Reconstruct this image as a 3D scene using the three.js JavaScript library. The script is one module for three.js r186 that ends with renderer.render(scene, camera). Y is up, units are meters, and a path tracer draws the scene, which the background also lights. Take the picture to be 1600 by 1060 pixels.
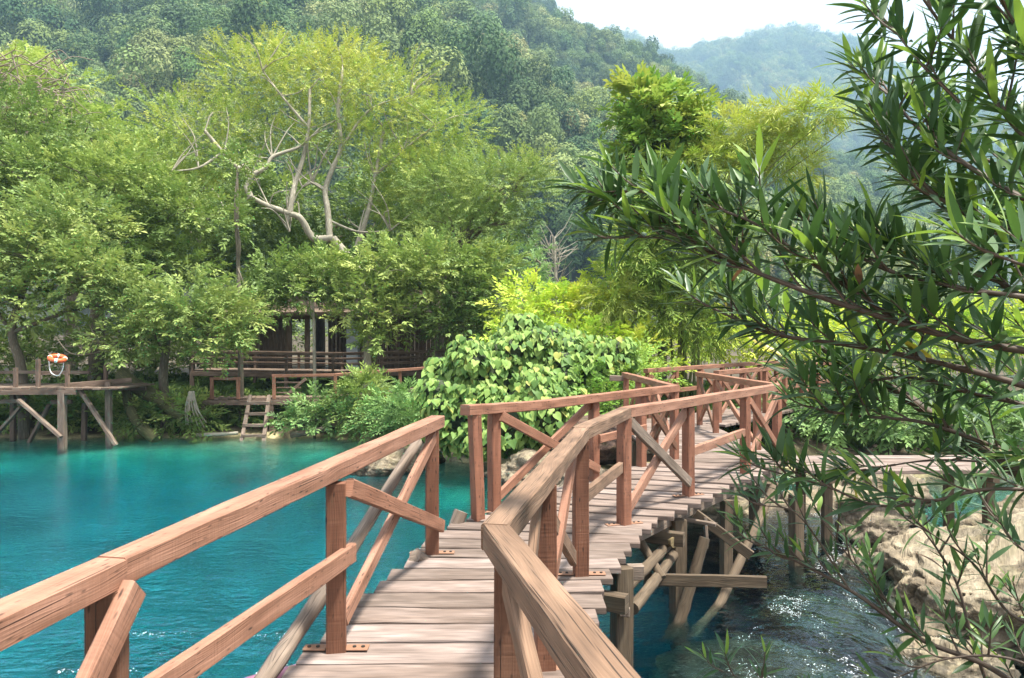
import * as THREE from 'three';
import { mergeGeometries } from 'three/addons/utils/BufferGeometryUtils.js';
import { SimplexNoise } from 'three/addons/math/SimplexNoise.js';

// ---------- camera, sky, sun, exposure ----------
const F = 1164, CX = 800, CY = 530, EYE = 2.34;
const camera = new THREE.PerspectiveCamera(2 * Math.atan(530 / F) * 180 / Math.PI, 1600 / 1060, 0.05, 4000);
camera.position.set(0, EYE, 0);
camera.lookAt(0, EYE, -1);
const scene = new THREE.Scene();
const renderer = new THREE.WebGLRenderer();
renderer.toneMapping = THREE.LinearToneMapping;
renderer.toneMappingExposure = 2.95;
renderer.shadowMap.enabled = true;
const SUN = new THREE.Vector3(0.30, 0.93, 0.14).normalize();
const sun = new THREE.DirectionalLight(new THREE.Color(1, 0.955, 0.86), 5);
sun.position.copy(SUN).multiplyScalar(60);
sun.castShadow = true; sun.shadow.radius = 15; sun.shadow.mapSize.set(4096, 4096);
Object.assign(sun.shadow.camera, { left: -35, right: 35, top: 35, bottom: -35, near: 1, far: 150 });
sun.target.position.set(0, 0, -10);
sun.position.add(sun.target.position);
scene.add(sun, sun.target);
scene.fog = new THREE.FogExp2(new THREE.Color(0.47, 0.73, 1.0), 0.0005);

// ---------- random numbers and noise ----------
function rng(seed) { let a = seed >>> 0; return () => { a = (a + 0x6D2B79F5) | 0; let t = Math.imul(a ^ (a >>> 15), 1 | a); t = (t + Math.imul(t ^ (t >>> 7), 61 | t)) ^ t; return ((t ^ (t >>> 14)) >>> 0) / 4294967296; }; }
const R = rng(20);
const rr = (a, b, r = R) => a + (b - a) * r();
const S = new SimplexNoise({ random: rng(7) });
const n3 = (x, y, z) => S.noise3d(x, y, z);
const fbm = (x, y, z, o = 4) => { let s = 0, a = 0.5, f = 1; for (let i = 0; i < o; i++) { s += a * n3(x * f, y * f, z * f); f *= 2.03; a *= 0.5; } return s; };
const sst = (a, b, x) => { const t = Math.min(1, Math.max(0, (x - a) / (b - a))); return t * t * (3 - 2 * t); };
const lerp = (a, b, t) => a + (b - a) * t;
function pl(pts, x) { // piecewise linear
  if (x <= pts[0][0]) return pts[0][1];
  for (let i = 1; i < pts.length; i++) if (x <= pts[i][0]) { const [a, b] = pts[i - 1], [c, d] = pts[i]; return b + (d - b) * (x - a) / (c - a); }
  return pts[pts.length - 1][1];
}
const V = (x, y, z) => new THREE.Vector3(x, y, z);
const at = (px, py, d) => V((px - CX) / F * d, EYE - (py - CY) / F * d, -d);      // a measured place: bearing and distance in metres
const lin = (r, g, b) => new THREE.Color().setRGB(r, g, b);

// sky: thin bright cloud
{
  const w = 512, h = 256, data = new Float32Array(w * h * 4);
  for (let j = 0; j < h; j++) for (let i = 0; i < w; i++) {
    const el = ((j + 0.5) / h - 0.5) * Math.PI, az = (i + 0.5) / w * 2 * Math.PI;
    const x = Math.cos(el) * Math.cos(az), y = Math.sin(el), z = Math.cos(el) * Math.sin(az);
    const c = fbm(x * 2.2 + 3, y * 4, z * 2.2, 5), k = 0.56 + 0.09 * c, blue = Math.max(0, -c) * 0.30;
    const o = (j * w + i) * 4;
    data[o] = k * (0.96 - blue); data[o + 1] = k * (0.985 - blue * 0.5); data[o + 2] = k * 1.03; data[o + 3] = 1;
  }
  const t = new THREE.DataTexture(data, w, h, THREE.RGBAFormat, THREE.FloatType);
  t.mapping = THREE.EquirectangularReflectionMapping; t.magFilter = THREE.LinearFilter; t.minFilter = THREE.LinearFilter; t.needsUpdate = true;
  scene.background = t; scene.environment = t;
}

// ---------- names and objects ----------
const taken = new Map();
function numbered(name) { const k = taken.get(name) || 0; taken.set(name, k + 1); return k ? name + '_' + String(k).padStart(3, '0') : name; }
function meta(o, label, category, group) { o.userData.label = label; o.userData.category = category; if (group) o.userData.group = group; return o; }
function thing(name, label, category, pos, group) { const g = new THREE.Group(); g.name = numbered(name); g.position.copy(pos); scene.add(g); return meta(g, label, category, group); }
const ctr = V();
// a mesh from a geometry in world coordinates, re-centred, below parent (or top-level)
function part(parent, name, geo, mat, label) {
  geo.computeBoundingBox(); geo.boundingBox.getCenter(ctr);
  if (parent === scene) ctr.y = geo.boundingBox.min.y;
  const c = ctr.clone(); geo.translate(-c.x, -c.y, -c.z);
  const m = new THREE.Mesh(geo, mat); m.name = parent === scene ? numbered(name) : name;
  let p = parent, off = V(); while (p && p !== scene) { off.add(p.position); p = p.parent; }
  m.position.copy(c.sub(off)); parent.add(m);
  if (label) m.userData.label = label;
  return m;
}
function structure(name, geo, mat) { const m = new THREE.Mesh(geo, mat); m.name = numbered(name); m.userData.kind = 'structure'; scene.add(m); return m; }

// ---------- textures (grain, clay, ripples) ----------
function tex(w, h, f, srgb = true, rep) {
  const d = new Uint8Array(w * h * 4);
  for (let j = 0; j < h; j++) for (let i = 0; i < w; i++) { const c = f(i / w, j / h), o = (j * w + i) * 4; for (let k = 0; k < 3; k++) d[o + k] = Math.max(0, Math.min(255, (Array.isArray(c) ? c[k] : c) * 255)); d[o + 3] = 255; }
  const t = new THREE.DataTexture(d, w, h); t.wrapS = t.wrapT = THREE.RepeatWrapping; t.magFilter = THREE.LinearFilter; t.minFilter = THREE.LinearMipmapLinearFilter; t.generateMipmaps = true;
  if (srgb) t.colorSpace = THREE.SRGBColorSpace; if (rep) t.repeat.set(...rep); t.needsUpdate = true; return t;
}
// tileable noise: the plane is wrapped on two circles
const tn = (u, v, fu, fv, s = 0) => { const a = u * 2 * Math.PI, b = v * 2 * Math.PI, ru = fu / 6.283, rv = fv / 6.283; return S.noise4d(Math.cos(a) * ru + s, Math.sin(a) * ru, Math.cos(b) * rv + s * 1.7, Math.sin(b) * rv); };
const grainAt = (u, v, s) => { const w = tn(u, v, 3, 4, s) * 0.035, k = tn(u, v + w, 6, 70, s + 3) * 0.5 + tn(u, v + w, 16, 180, s + 5) * 0.35; return k; };
const sawnTex = tex(512, 512, (u, v) => { const g = grainAt(u, v, 1), saw = tn(u, v, 190, 3, 9) * 0.5 + tn(u, v, 90, 2, 4) * 0.5, p = tn(u, v, 5, 8, 12), st = Math.max(0, tn(u, v, 26, 30, 15) - 0.55) * 0.9; const sp = Math.max(0, tn(u, v, 3, 90, 33) - 0.5) * 1.3, b = 0.86 + g * 0.09 + saw * 0.05 + p * 0.13 + tn(u, v, 12, 14, 35) * 0.05 - st * 1.3 - sp; return [b, b * (0.985 + p * 0.03), b * (0.97 + p * 0.06)]; }, true, [0.5, 1.6]);
const sawnBump = tex(512, 512, (u, v) => 0.5 + grainAt(u, v, 1) * 0.3 + tn(u, v, 190, 3, 9) * 0.14 - Math.max(0, tn(u, v, 3, 90, 33) - 0.5) * 1.2, false, [0.5, 1.6]);
const oldTex = tex(512, 512, (u, v) => { const g = grainAt(u, v, 21), p = tn(u, v, 5, 6, 22), q = tn(u, v, 14, 16, 27), cr = Math.max(0, tn(u, v, 4, 120, 31) - 0.42) * 1.1; const b = 0.82 + g * 0.14 + p * 0.14 + q * 0.09 - cr; return [b, b * (0.98 + p * 0.02), b * (0.965 + p * 0.04)]; }, true, [0.5, 1.6]);
const oldBump = tex(512, 512, (u, v) => 0.55 + grainAt(u, v, 21) * 0.4 - Math.max(0, tn(u, v, 4, 120, 31) - 0.42) * 1.2, false, [0.5, 1.6]);
const barkTex = tex(256, 256, (u, v) => { const b = 0.75 + tn(u, v, 8, 22, 41) * 0.14 + tn(u, v, 30, 40, 43) * 0.1, l = tn(u, v, 5, 6, 47) > 0.3 ? 0.12 : 0; return [b + l, b + l, b * 0.96 + l]; }, true, [0.7, 3]);
const bambooTex = tex(256, 256, (u, v) => { const b = 0.84 + tn(u, v, 3, 40, 51) * 0.07 + tn(u, v, 12, 10, 53) * 0.1; return [b, b * 0.98, b * 0.93]; }, true, [1, 3]);
const ripple = tex(512, 512, (u, v) => 0.5 + tn(u, v, 9, 16, 61) * 0.2 + tn(u, v, 22, 38, 63) * 0.14 + tn(u, v, 50, 80, 65) * 0.07, false, [0.45, 0.45]);
const soilTex = tex(512, 512, (u, v) => { const b = 0.72 + tn(u, v, 9, 9, 71) * 0.12 + tn(u, v, 40, 40, 73) * 0.12 + tn(u, v, 110, 110, 75) * 0.08; return [b, b * 0.97, b * 0.92]; }, true, [0.4, 0.4]);
const M = {};
const std = (name, color, o = {}) => (M[name] = new THREE.MeshStandardMaterial({ name, color, roughness: 0.8, ...o }));
const wood = (name, color, old) => std(name, color, { map: old ? oldTex : sawnTex, bumpMap: old ? oldBump : sawnBump, bumpScale: 0.004, roughness: old ? 0.85 : 0.72 });
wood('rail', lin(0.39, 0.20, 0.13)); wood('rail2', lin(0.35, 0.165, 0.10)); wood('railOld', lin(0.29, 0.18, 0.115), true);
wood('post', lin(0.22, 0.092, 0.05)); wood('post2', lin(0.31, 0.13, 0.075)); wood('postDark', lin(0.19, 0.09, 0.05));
wood('plankA', lin(0.33, 0.255, 0.22), true); wood('plankB', lin(0.28, 0.212, 0.178), true); wood('plankC', lin(0.37, 0.295, 0.262), true); wood('plankD', lin(0.235, 0.18, 0.15), true);
wood('pile', lin(0.17, 0.125, 0.08), true); wood('weathered', lin(0.30, 0.235, 0.185), true); wood('dockWood', lin(0.25, 0.18, 0.135), true);
std('bark', lin(0.24, 0.20, 0.15), { map: barkTex }); std('paleBark', lin(0.60, 0.54, 0.45), { map: barkTex }); std('mossBark', lin(0.17, 0.17, 0.07), { map: barkTex }); std('twig', lin(0.22, 0.17, 0.13), { map: barkTex });
std('dryTwig', lin(0.42, 0.34, 0.27), { map: barkTex }); std('shrubBark', lin(0.16, 0.105, 0.075), { map: barkTex, roughness: 0.6 });
std('bamboo', lin(0.40, 0.32, 0.19), { map: bambooTex, roughness: 0.5 }); std('bambooGreen', lin(0.18, 0.21, 0.07), { map: bambooTex, roughness: 0.5 });
std('rust', lin(0.30, 0.16, 0.10), { metalness: 0.2, roughness: 0.6 }); std('hole', lin(0.03, 0.025, 0.02));
std('soil', lin(0.20, 0.165, 0.115), { map: soilTex, vertexColors: true });
std('rock', lin(1.3, 1.3, 1.3), { vertexColors: true, roughness: 0.9, map: soilTex, bumpMap: soilTex, bumpScale: 0.03 });

// ---------- geometry helpers ----------
let beamSeed = 1;
// a sawn timber from A to B: chamfered section w (across) x h (along up), worn a little along its edges, uv in metres
function beam(A, B, w, h, o = {}) {
  const { up = V(0, 1, 0), cham = 0.006, seg = 3, jit = 0.002, bow = 0 } = o, r = rng(beamSeed++ * 7919);
  const ax = B.clone().sub(A), L = ax.length(); ax.normalize();
  let u = up.clone().addScaledVector(ax, -up.dot(ax)); if (u.length() < 1e-3) u = V(1, 0, 0).addScaledVector(ax, -ax.x); u.normalize();
  const s = V().crossVectors(ax, u);
  const a = w / 2, b = h / 2, c = Math.min(cham, a * 0.6, b * 0.6);
  const prof = [[a, -b + c], [a, b - c], [a - c, b], [-a + c, b], [-a, b - c], [-a, -b + c], [-a + c, -b], [a - c, -b]];
  const per = [0]; for (let i = 1; i <= 8; i++) { const p = prof[i - 1], q = prof[i % 8]; per.push(per[i - 1] + Math.hypot(p[0] - q[0], p[1] - q[1])); }
  const rings = [], u0 = r() * 3, v0 = r() * 3;
  for (let k = 0; k <= seg; k++) {
    const t = k / seg, row = [], bx = Math.sin(t * Math.PI) * bow;
    for (let i = 0; i < 8; i += 2) { const jx = (r() - 0.5) * 2 * jit, jy = (r() - 0.5) * 2 * jit; for (const q of [i, i + 1]) row[q] = A.clone().addScaledVector(ax, t * L).addScaledVector(s, prof[q][0] + jx).addScaledVector(u, prof[q][1] + jy + bx); }
    rings.push(row);
  }
  const P = [], U = [];
  const tri = (p, q, t, a1, a2, a3) => { P.push(p.x, p.y, p.z, q.x, q.y, q.z, t.x, t.y, t.z); U.push(...a1, ...a2, ...a3); };
  for (let k = 0; k < seg; k++) for (let i = 0; i < 8; i++) {
    const j = (i + 1) % 8, p = rings[k][i], q = rings[k + 1][i], m = rings[k + 1][j], n = rings[k][j], x0 = u0 + k / seg * L, x1 = u0 + (k + 1) / seg * L, y0 = v0 + per[i], y1 = v0 + per[i + 1];
    tri(p, m, q, [x0, y0], [x1, y1], [x1, y0]); tri(p, n, m, [x0, y0], [x0, y1], [x1, y1]);
  }
  for (const [ring, f] of [[rings[0], 1], [rings[seg], -1]]) for (let i = 1; i < 7; i++) {
    const uv = (q) => [u0 + prof[q][0] * 0.4, v0 + prof[q][1]], q = f > 0 ? [0, i + 1, i] : [0, i, i + 1];
    tri(ring[q[0]], ring[q[2]], ring[q[1]], uv(q[0]), uv(q[2]), uv(q[1]));
  }
  const g = new THREE.BufferGeometry(); g.setAttribute('position', new THREE.Float32BufferAttribute(P, 3)); g.setAttribute('uv', new THREE.Float32BufferAttribute(U, 2)); g.computeVertexNormals();
  return g;
}
// a round limb through points, tapering
function limb(pts, r0, r1, o = {}) {
  const { seg = Math.max(4, pts.length * 4), rad = 7, bump = 0.08, nodes = 0 } = o, cv = pts.length > 2 ? new THREE.CatmullRomCurve3(pts) : new THREE.LineCurve3(pts[0], pts[1]);
  const L = cv.getLength(), P = [], N = [], U = [], I = []; let u = V(0.3, 1, 0.2);
  for (let k = 0; k <= seg; k++) {
    const t = k / seg, c = cv.getPoint(t), d = cv.getTangent(t); u.addScaledVector(d, -u.dot(d)); if (u.length() < 1e-3) u.set(1, 0, 0).addScaledVector(d, -d.x); u.normalize();
    const s = V().crossVectors(d, u); let ra = lerp(r0, r1, t);
    if (nodes) { const ph = (t * L / nodes) % 1; ra *= 1 + 0.12 * Math.exp(-Math.pow((ph - 0.5) * 14, 2)); }
    for (let i = 0; i <= rad; i++) {
      const an = i / rad * 2 * Math.PI, q = ra * (1 + bump * n3(c.x * 9 + Math.cos(an) * 2, c.y * 5, c.z * 9 + Math.sin(an) * 2) * (i === rad ? 1 : 1));
      const dir = u.clone().multiplyScalar(Math.cos(an)).addScaledVector(s, Math.sin(an));
      P.push(c.x + dir.x * q, c.y + dir.y * q, c.z + dir.z * q); N.push(dir.x, dir.y, dir.z); U.push(t * L, i / rad * Math.max(0.12, ra * 6));
    }
  }
  for (let k = 0; k < seg; k++) for (let i = 0; i < rad; i++) { const a = k * (rad + 1) + i, b = a + rad + 1; I.push(a, a + 1, b, a + 1, b + 1, b); }
  for (const [k, f] of [[0, 1], [seg, 0]]) { const c = cv.getPoint(k / seg), d = cv.getTangent(k / seg).multiplyScalar(f ? -1 : 1), b = P.length / 3; P.push(c.x, c.y, c.z); N.push(d.x, d.y, d.z); U.push(0, 0);
    for (let i = 0; i <= rad; i++) { const a = (k * (rad + 1) + i) * 3; P.push(P[a], P[a + 1], P[a + 2]); N.push(d.x, d.y, d.z); U.push(0.05 * Math.cos(i), 0.05 * Math.sin(i)); }
    for (let i = 0; i < rad; i++) f ? I.push(b, b + 2 + i, b + 1 + i) : I.push(b, b + 1 + i, b + 2 + i); }
  const g = new THREE.BufferGeometry(); g.setAttribute('position', new THREE.Float32BufferAttribute(P, 3)); g.setAttribute('normal', new THREE.Float32BufferAttribute(N, 3)); g.setAttribute('uv', new THREE.Float32BufferAttribute(U, 2)); g.setIndex(I);
  return g;
}
function sheet(xs, ds, hf, colf) {
  const nx = xs.length, nd = ds.length, P = new Float32Array(nx * nd * 3), U = new Float32Array(nx * nd * 2), C = colf ? new Float32Array(nx * nd * 3) : null, I = [];
  for (let j = 0; j < nd; j++) for (let i = 0; i < nx; i++) { const k = j * nx + i, x = xs[i], d = ds[j], y = hf(x, d); P.set([x, y, -d], k * 3); U.set([x, d], k * 2); if (C) C.set(colf(x, d, y), k * 3); }
  for (let j = 0; j < nd - 1; j++) for (let i = 0; i < nx - 1; i++) { const a = j * nx + i; I.push(a, a + 1, a + nx, a + 1, a + nx + 1, a + nx); }
  const g = new THREE.BufferGeometry(); g.setAttribute('position', new THREE.BufferAttribute(P, 3)); g.setAttribute('uv', new THREE.BufferAttribute(U, 2)); if (C) g.setAttribute('color', new THREE.BufferAttribute(C, 3)); g.setIndex(I); g.computeVertexNormals();
  return g;
}
const range = (a, b, step) => { const n = Math.round((b - a) / step), o = []; for (let i = 0; i <= n; i++) o.push(a + (b - a) * i / n); return o; };

// ---------- ground, river, hills ----------
const DECK = 0.9;
const XL = [[-1.5, -1.5], [0.3, -1.36], [1.73, -1.26], [2.06, -1.19], [3.456, -0.9], [5.0, -0.62], [5.9, -0.38], [7.55, 0.74], [8.91, 1.88], [14, 1.8]];
const XR = [[-1.5, 1.1], [0.3, 0.46], [1.27, 0.25], [2.3, 0.05], [3.25, 0.26], [4.55, 0.54], [5.78, 1.02], [6.84, 1.77], [7.98, 2.62], [8.9, 3.3], [14, 3.26]];
const SHORE = [[-60, 17.6], [-6, 17.7], [-3.6, 17.4], [-2.4, 16.6], [-1.4, 14.5], [-0.2, 14.0], [0.7, 13.0], [1.6, 12.6], [3, 13.6], [6, 14.0], [14, 14.5], [60, 18]];
const level = (x, d) => -0.42 * sst(1.0, 3.2, x - pl(XR, d)) * sst(16, 11, d);
function ground(x, d) {
  const s = d - pl(SHORE, x) - 0.5 * fbm(x * 0.5, 0, d * 0.5, 3);
  let h = s < 0 ? -2.1 * sst(0, -4.5, s) - 0.25 * sst(0, -0.5, s) : 0.75 * sst(0, 2.2, s) + 0.35 * sst(2, 9, s) + Math.min(60, Math.max(0, s - 10)) * 0.03;
  h -= 0.5 * sst(-1.2, 0, x - pl(XR, d)) * sst(2.2, 0.8, x - pl(XR, d)) * sst(13, 10, d) * (s < 0 ? 1 : 0);
  const right = sst(0.9, 2.6, x - pl(XR, d)) * sst(15, 11, d);                 // the rocky channel below the bridge
  h = lerp(h, Math.max(h, -1.5 + 0.9 * sst(2.5, 7, x - pl(XR, d))), right * (s < 0 ? 1 : 0));
  h = Math.max(h, lerp(-2.4, 0.75, sst(0.8, -2.2, d + 0.25 * x)) * (d < 3 ? 1 : 0) - (d < 3 ? 0 : 9));   // the near bank, behind the camera
  h = Math.max(h, d < 5 ? lerp(-2.6, 0.6, sst(2.6, 4.6, x - d * 0.25)) : -9);
  return h + 0.12 * fbm(x * 0.9, 5, d * 0.9, 4);
}
const groundCol = (x, d, y) => {
  const n = fbm(x * 0.7, 9, d * 0.7, 4), wet = y < 0.05;
  const right = sst(-2.2, -1.2, x - pl(XR, d)) * sst(15, 11, d);
  if (wet) { const p = lerp(1, 0.11, right) * (1 + 0.7 * n + 0.5 * fbm(x * 0.22, 31, d * 0.3, 3)); return [3.9 * p, 4.3 * p, 3.7 * p]; }   // pale lime silt; brown cobble in the channel
  const k = 0.6 + 0.5 * n; return [k, k * 0.95, k * 0.8];
};
structure('ground', sheet([...range(-960, -30, 30), ...range(-29.5, 20, 0.33), ...range(21, 1450, 34)], [...range(-60, -8, 4), ...range(-7, 24, 0.33), ...range(25, 60, 1.5), ...range(64, 1560, 34)], ground, groundCol), M.soil);

const water = new THREE.MeshPhysicalMaterial({ name: 'water', color: lin(1, 1, 1), roughness: 0.03, transmission: 1, thickness: 1, ior: 1.33, attenuationColor: lin(0.25, 0.84, 0.97), attenuationDistance: 1, bumpMap: ripple, bumpScale: 0.024 });
const wave = (x, d) => {
  const b = x - pl(XR, d), rap = sst(0.6, 2.6, b) * sst(15, 11, d) , mid = 0.35 + 0.65 * sst(12, 4, d);
  return level(x, d) + mid * (0.010 * n3(x * 1.1, d * 2.4, 1) + 0.006 * n3(x * 3.1, d * 5.5, 2)) + rap * (0.055 * n3(x * 2.1, d * 1.7, 3) + 0.03 * n3(x * 5, d * 4, 4) + 0.012 * n3(x * 12, d * 10, 5));
};
structure('river', sheet(range(-17, 14, 0.075), range(-3, 19, 0.075), wave), water);

// hills: a steep wooded flank that recedes to the right, and a higher hill far behind it
const hillN = (x, d) => 9 * fbm(x * 0.012, 3, d * 0.012, 4) + 3 * fbm(x * 0.05, 8, d * 0.05, 3);
const flankShape = (x, d) => { const p = (x - 4) * 0.66 - (d - 242) * 0.75, q = (x - 4) * 0.75 + (d - 242) * 0.66; const top = 102 - 0.1 * Math.max(0, q) - 0.55 * Math.max(0, q - 45); const t = Math.min(1 - Math.max(0, p) / 150, (d - 46 + Math.min(0, x) * 0.05) / 135); return p > 0 || t < 1 ? top * (t > 0 ? Math.pow(t, 0.95) : t * 0.3) + hillN(x, d) * sst(0, 0.2, t) : top + p * 0.5 + hillN(x, d); };
const RIDGE = [[-300, 215], [0, 225], [67, 225], [87, 224], [101, 216], [120, 209], [144, 217], [178, 221], [192, 227], [212, 230], [231, 224], [255, 209], [289, 192], [327, 163], [385, 130], [700, 60]];
const farShape = (x, d) => { const top = pl(RIDGE, x * 560 / 560), t = (d - 250) / 310; const b = 14 * fbm(x * 0.011, 20, d * 0.011, 4); return d < 560 ? top * Math.pow(Math.max(0, t), 0.85) + b * sst(1, 0.8, t) * 1.6 * sst(-0.1, 0.2, t) - (t < 0 ? 3 : 0) : top - (d - 560) * 0.6; };
const HS = 2.4, flank = (x, d) => HS * flankShape(x / HS, d / HS), farHill = (x, d) => HS * farShape(x / HS, d / HS);
std('slope', lin(0.055, 0.075, 0.04), { map: soilTex });
structure('hillside', sheet(range(-792, 384, 15), range(115, 864, 15), flank), M.slope);
structure('far_hill', sheet(range(-288, 1440, 22), range(600, 1536, 22), farHill), M.slope);

// ---------- the footbridge ----------
const bridge = thing('wooden_footbridge', 'zigzag plank footbridge with reddish brown timber railings over the turquoise river', 'footbridge', V(0, 0, -5));
const dk = (x, d, y = 0) => V(x, DECK + y, -d);
const rb = rng(99);
const plankMats = [M.plankA, M.plankA, M.plankB, M.plankC, M.plankD, M.plankB];
function plankAt(cx, cd, a, wid, ends) {
  const e = ends || (() => { const out = []; for (const sg of [-1, 1]) { let t = 0; for (; t < 2.2; t += 0.01) { const x = cx + sg * t * Math.cos(a), d = cd - sg * t * Math.sin(a); if (x < pl(XL, d) || x > pl(XR, d)) break; } out.push(sg * (t + 0.02 + rb() * 0.05)); } return out; })();
  const p = (t, y) => dk(cx + t * Math.cos(a), cd - t * Math.sin(a), y);
  const tilt = (rb() - 0.5) * 0.012;
  part(bridge, 'deck_plank', beam(p(e[0], -0.022 + tilt * 0.5 + rb() * 0.005), p(e[1], -0.022 - tilt * 0.5 + rb() * 0.005), wid, 0.042, { up: V(0, 1, 0), cham: 0.005, seg: 6, jit: 0.0028, bow: (rb() - 0.5) * 0.008 }), plankMats[Math.floor(rb() * 6)]);
}
{
  let d = -0.6;
  while (d < 13.3) {
    const a = d < 4.6 ? (rb() - 0.5) * 0.012 : 0.26 * sst(4.4, 6.4, d) * sst(9.6, 8.2, d) + (rb() - 0.5) * 0.016, wid = rr(0.175, 0.215, rb);
    plankAt((pl(XL, d) + pl(XR, d)) / 2, d + wid / 2, a, wid);
    d += wid / Math.max(0.9, Math.cos(a)) + rr(0.016, 0.036, rb);
  }
  // the stretch that turns away to the right
  const A = [2.75, 13.2], dir = [0.63, 0.777], nor = [0.777, -0.63];
  for (let k = 0, s = 0.1; s < 8.6; k++) { const wid = rr(0.175, 0.215, rb); plankAt(A[0] + dir[0] * s + nor[0] * 0.45, A[1] + dir[1] * s + nor[1] * 0.45, Math.atan2(0.63, 0.777), wid, [-0.6 - rb() * 0.05, 0.62 + rb() * 0.05]); s += wid + rr(0.012, 0.03, rb); }
}
function post(x, d, topY, o = {}) {
  const { s = 0.085, m = M.post, lean = [0, 0], base = DECK - 0.006, turn = 0 } = o;
  return part(bridge, 'railing_post', beam(V(x, base, -d), V(x + lean[0], topY, -d - lean[1]), s, s, { up: V(Math.sin(turn), 0, Math.cos(turn)), seg: 4, jit: 0.0025, cham: 0.005 }), m);
}
function timber(name, a, b, w, h, m = M.rail, o = {}) { return part(bridge, name, beam(V(a[0], a[2], -a[1]), V(b[0], b[2], -b[1]), w, h, { seg: 5, jit: 0.0022, ...o }), m); }
function bracket(x, d, turn = 0) {
  for (const s of [-1, 1]) {
    const c = Math.cos(turn) * s, e = Math.sin(turn) * s;
    const b = part(bridge, 'bracket', beam(V(x + 0.045 * c, DECK + 0.008, -d - 0.045 * e), V(x + 0.15 * c, DECK + 0.008, -d - 0.15 * e), 0.06, 0.006, { seg: 1, jit: 0, cham: 0.001 }), M.rust);
    for (const q of [0.085, 0.125]) { const n = new THREE.CylinderGeometry(0.009, 0.009, 0.006, 8); n.translate(x + q * c, DECK + 0.0135, -d - q * e); part(b, 'bolt', n, M.hole); }
  }
}
// [x, d, top] of the posts; rails lie on their tops
const L0 = [-1.12, 2.06, 1.73], L1 = [-0.816, 3.456, 1.752], L2 = [-0.537, 5.0, 1.816];
const RW = 0.095, RH = 0.082;
const top = (p, dx = 0, dd = 0, dy = 0) => [p[0] + dx, p[1] + dd, p[2] - RH / 2 + dy];
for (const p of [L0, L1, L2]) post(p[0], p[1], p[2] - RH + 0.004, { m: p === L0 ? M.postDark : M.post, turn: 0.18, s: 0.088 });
post(-1.28, 0.75, 1.66, { turn: 0.1 });
timber('handrail', [-1.36, 0.35, 1.675], top(L0, 0, 0.02), RW, RH);
timber('handrail', top(L0, 0.001, 0.02, 0.003), top(L2, 0.03, 0.1, 0.002), RW, RH, M.rail, { seg: 10 });
timber('mid_rail', [-1.2, 0.8, 1.31], [L0[0] + 0.07, L0[1], 1.325], 0.035, 0.085, M.rail);
timber('mid_rail', [L0[0] + 0.065, L0[1], 1.325], [L1[0] + 0.065, L1[1] + 0.05, 1.335], 0.04, 0.09);
timber('diagonal_brace', [-1.13, 1.35, 0.95], [L0[0] + 0.065, L0[1] + 0.02, 1.645], 0.04, 0.085);
timber('diagonal_brace', [L1[0] + 0.065, L1[1] - 0.02, 1.655], [L2[0] + 0.065, L2[1] + 0.04, 1.075], 0.035, 0.085, M.rail2);
timber('diagonal_brace', [L1[0] + 0.02, L1[1] + 0.05, 1.02], [L2[0] + 0.02, L2[1] - 0.01, 1.70], 0.04, 0.075);
bracket(L1[0], L1[1]); bracket(L2[0], L2[1]);
part(bridge, 'bamboo_pole', limb([V(-1.5, 0.28, -1.9), V(-1.02, 0.95, -3.45), V(-0.66, 1.62, -5.2)], 0.045, 0.035, { rad: 10, seg: 30, nodes: 0.38, bump: 0.03 }), M.weathered);
// second stretch, upstream side
const M0 = [-0.27, 5.95, 1.82], M1 = [-0.15, 6.22, 1.81], M2 = [0.83, 7.55, 1.78], M3 = [1.46, 8.4, 1.785], M4 = [1.95, 8.95, 1.79];
post(M0[0], M0[1], M0[2] - RH, { m: M.post2, lean: [-0.03, 0], turn: 0.6 });
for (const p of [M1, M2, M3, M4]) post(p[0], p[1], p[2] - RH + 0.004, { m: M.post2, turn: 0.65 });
timber('handrail', top(M0, -0.1, -0.1), top(M2, -0.6, -0.8), RW, RH, M.rail2, { seg: 6 });
timber('handrail', top(M2, -0.6, -0.798), top(M4, 0.03, 0.03), RW, RH, M.rail2, { seg: 8 });
timber('diagonal_brace', [M1[0] + 0.06, M1[1] - 0.02, 1.70], [M2[0] + 0.05, M2[1], 1.02], 0.035, 0.085, M.rail2);
timber('diagonal_brace', [M1[0], M1[1] + 0.04, 0.98], [M2[0] - 0.02, M2[1] + 0.02, 1.70], 0.035, 0.08, M.rail2);
timber('mid_rail', [M2[0] + 0.05, M2[1] - 0.03, 1.33], [M3[0] + 0.04, M3[1] - 0.03, 1.34], 0.035, 0.085, M.rail2);
timber('diagonal_brace', [M3[0] + 0.04, M3[1], 1.66], [M4[0] + 0.04, M4[1], 1.02], 0.03, 0.075, M.postDark);
timber('diagonal_brace', [M3[0], M3[1], 1.02], [M4[0] - 0.02, M4[1] + 0.04, 1.66], 0.03, 0.075, M.postDark);
bracket(M1[0], M1[1], 0.6);
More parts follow.
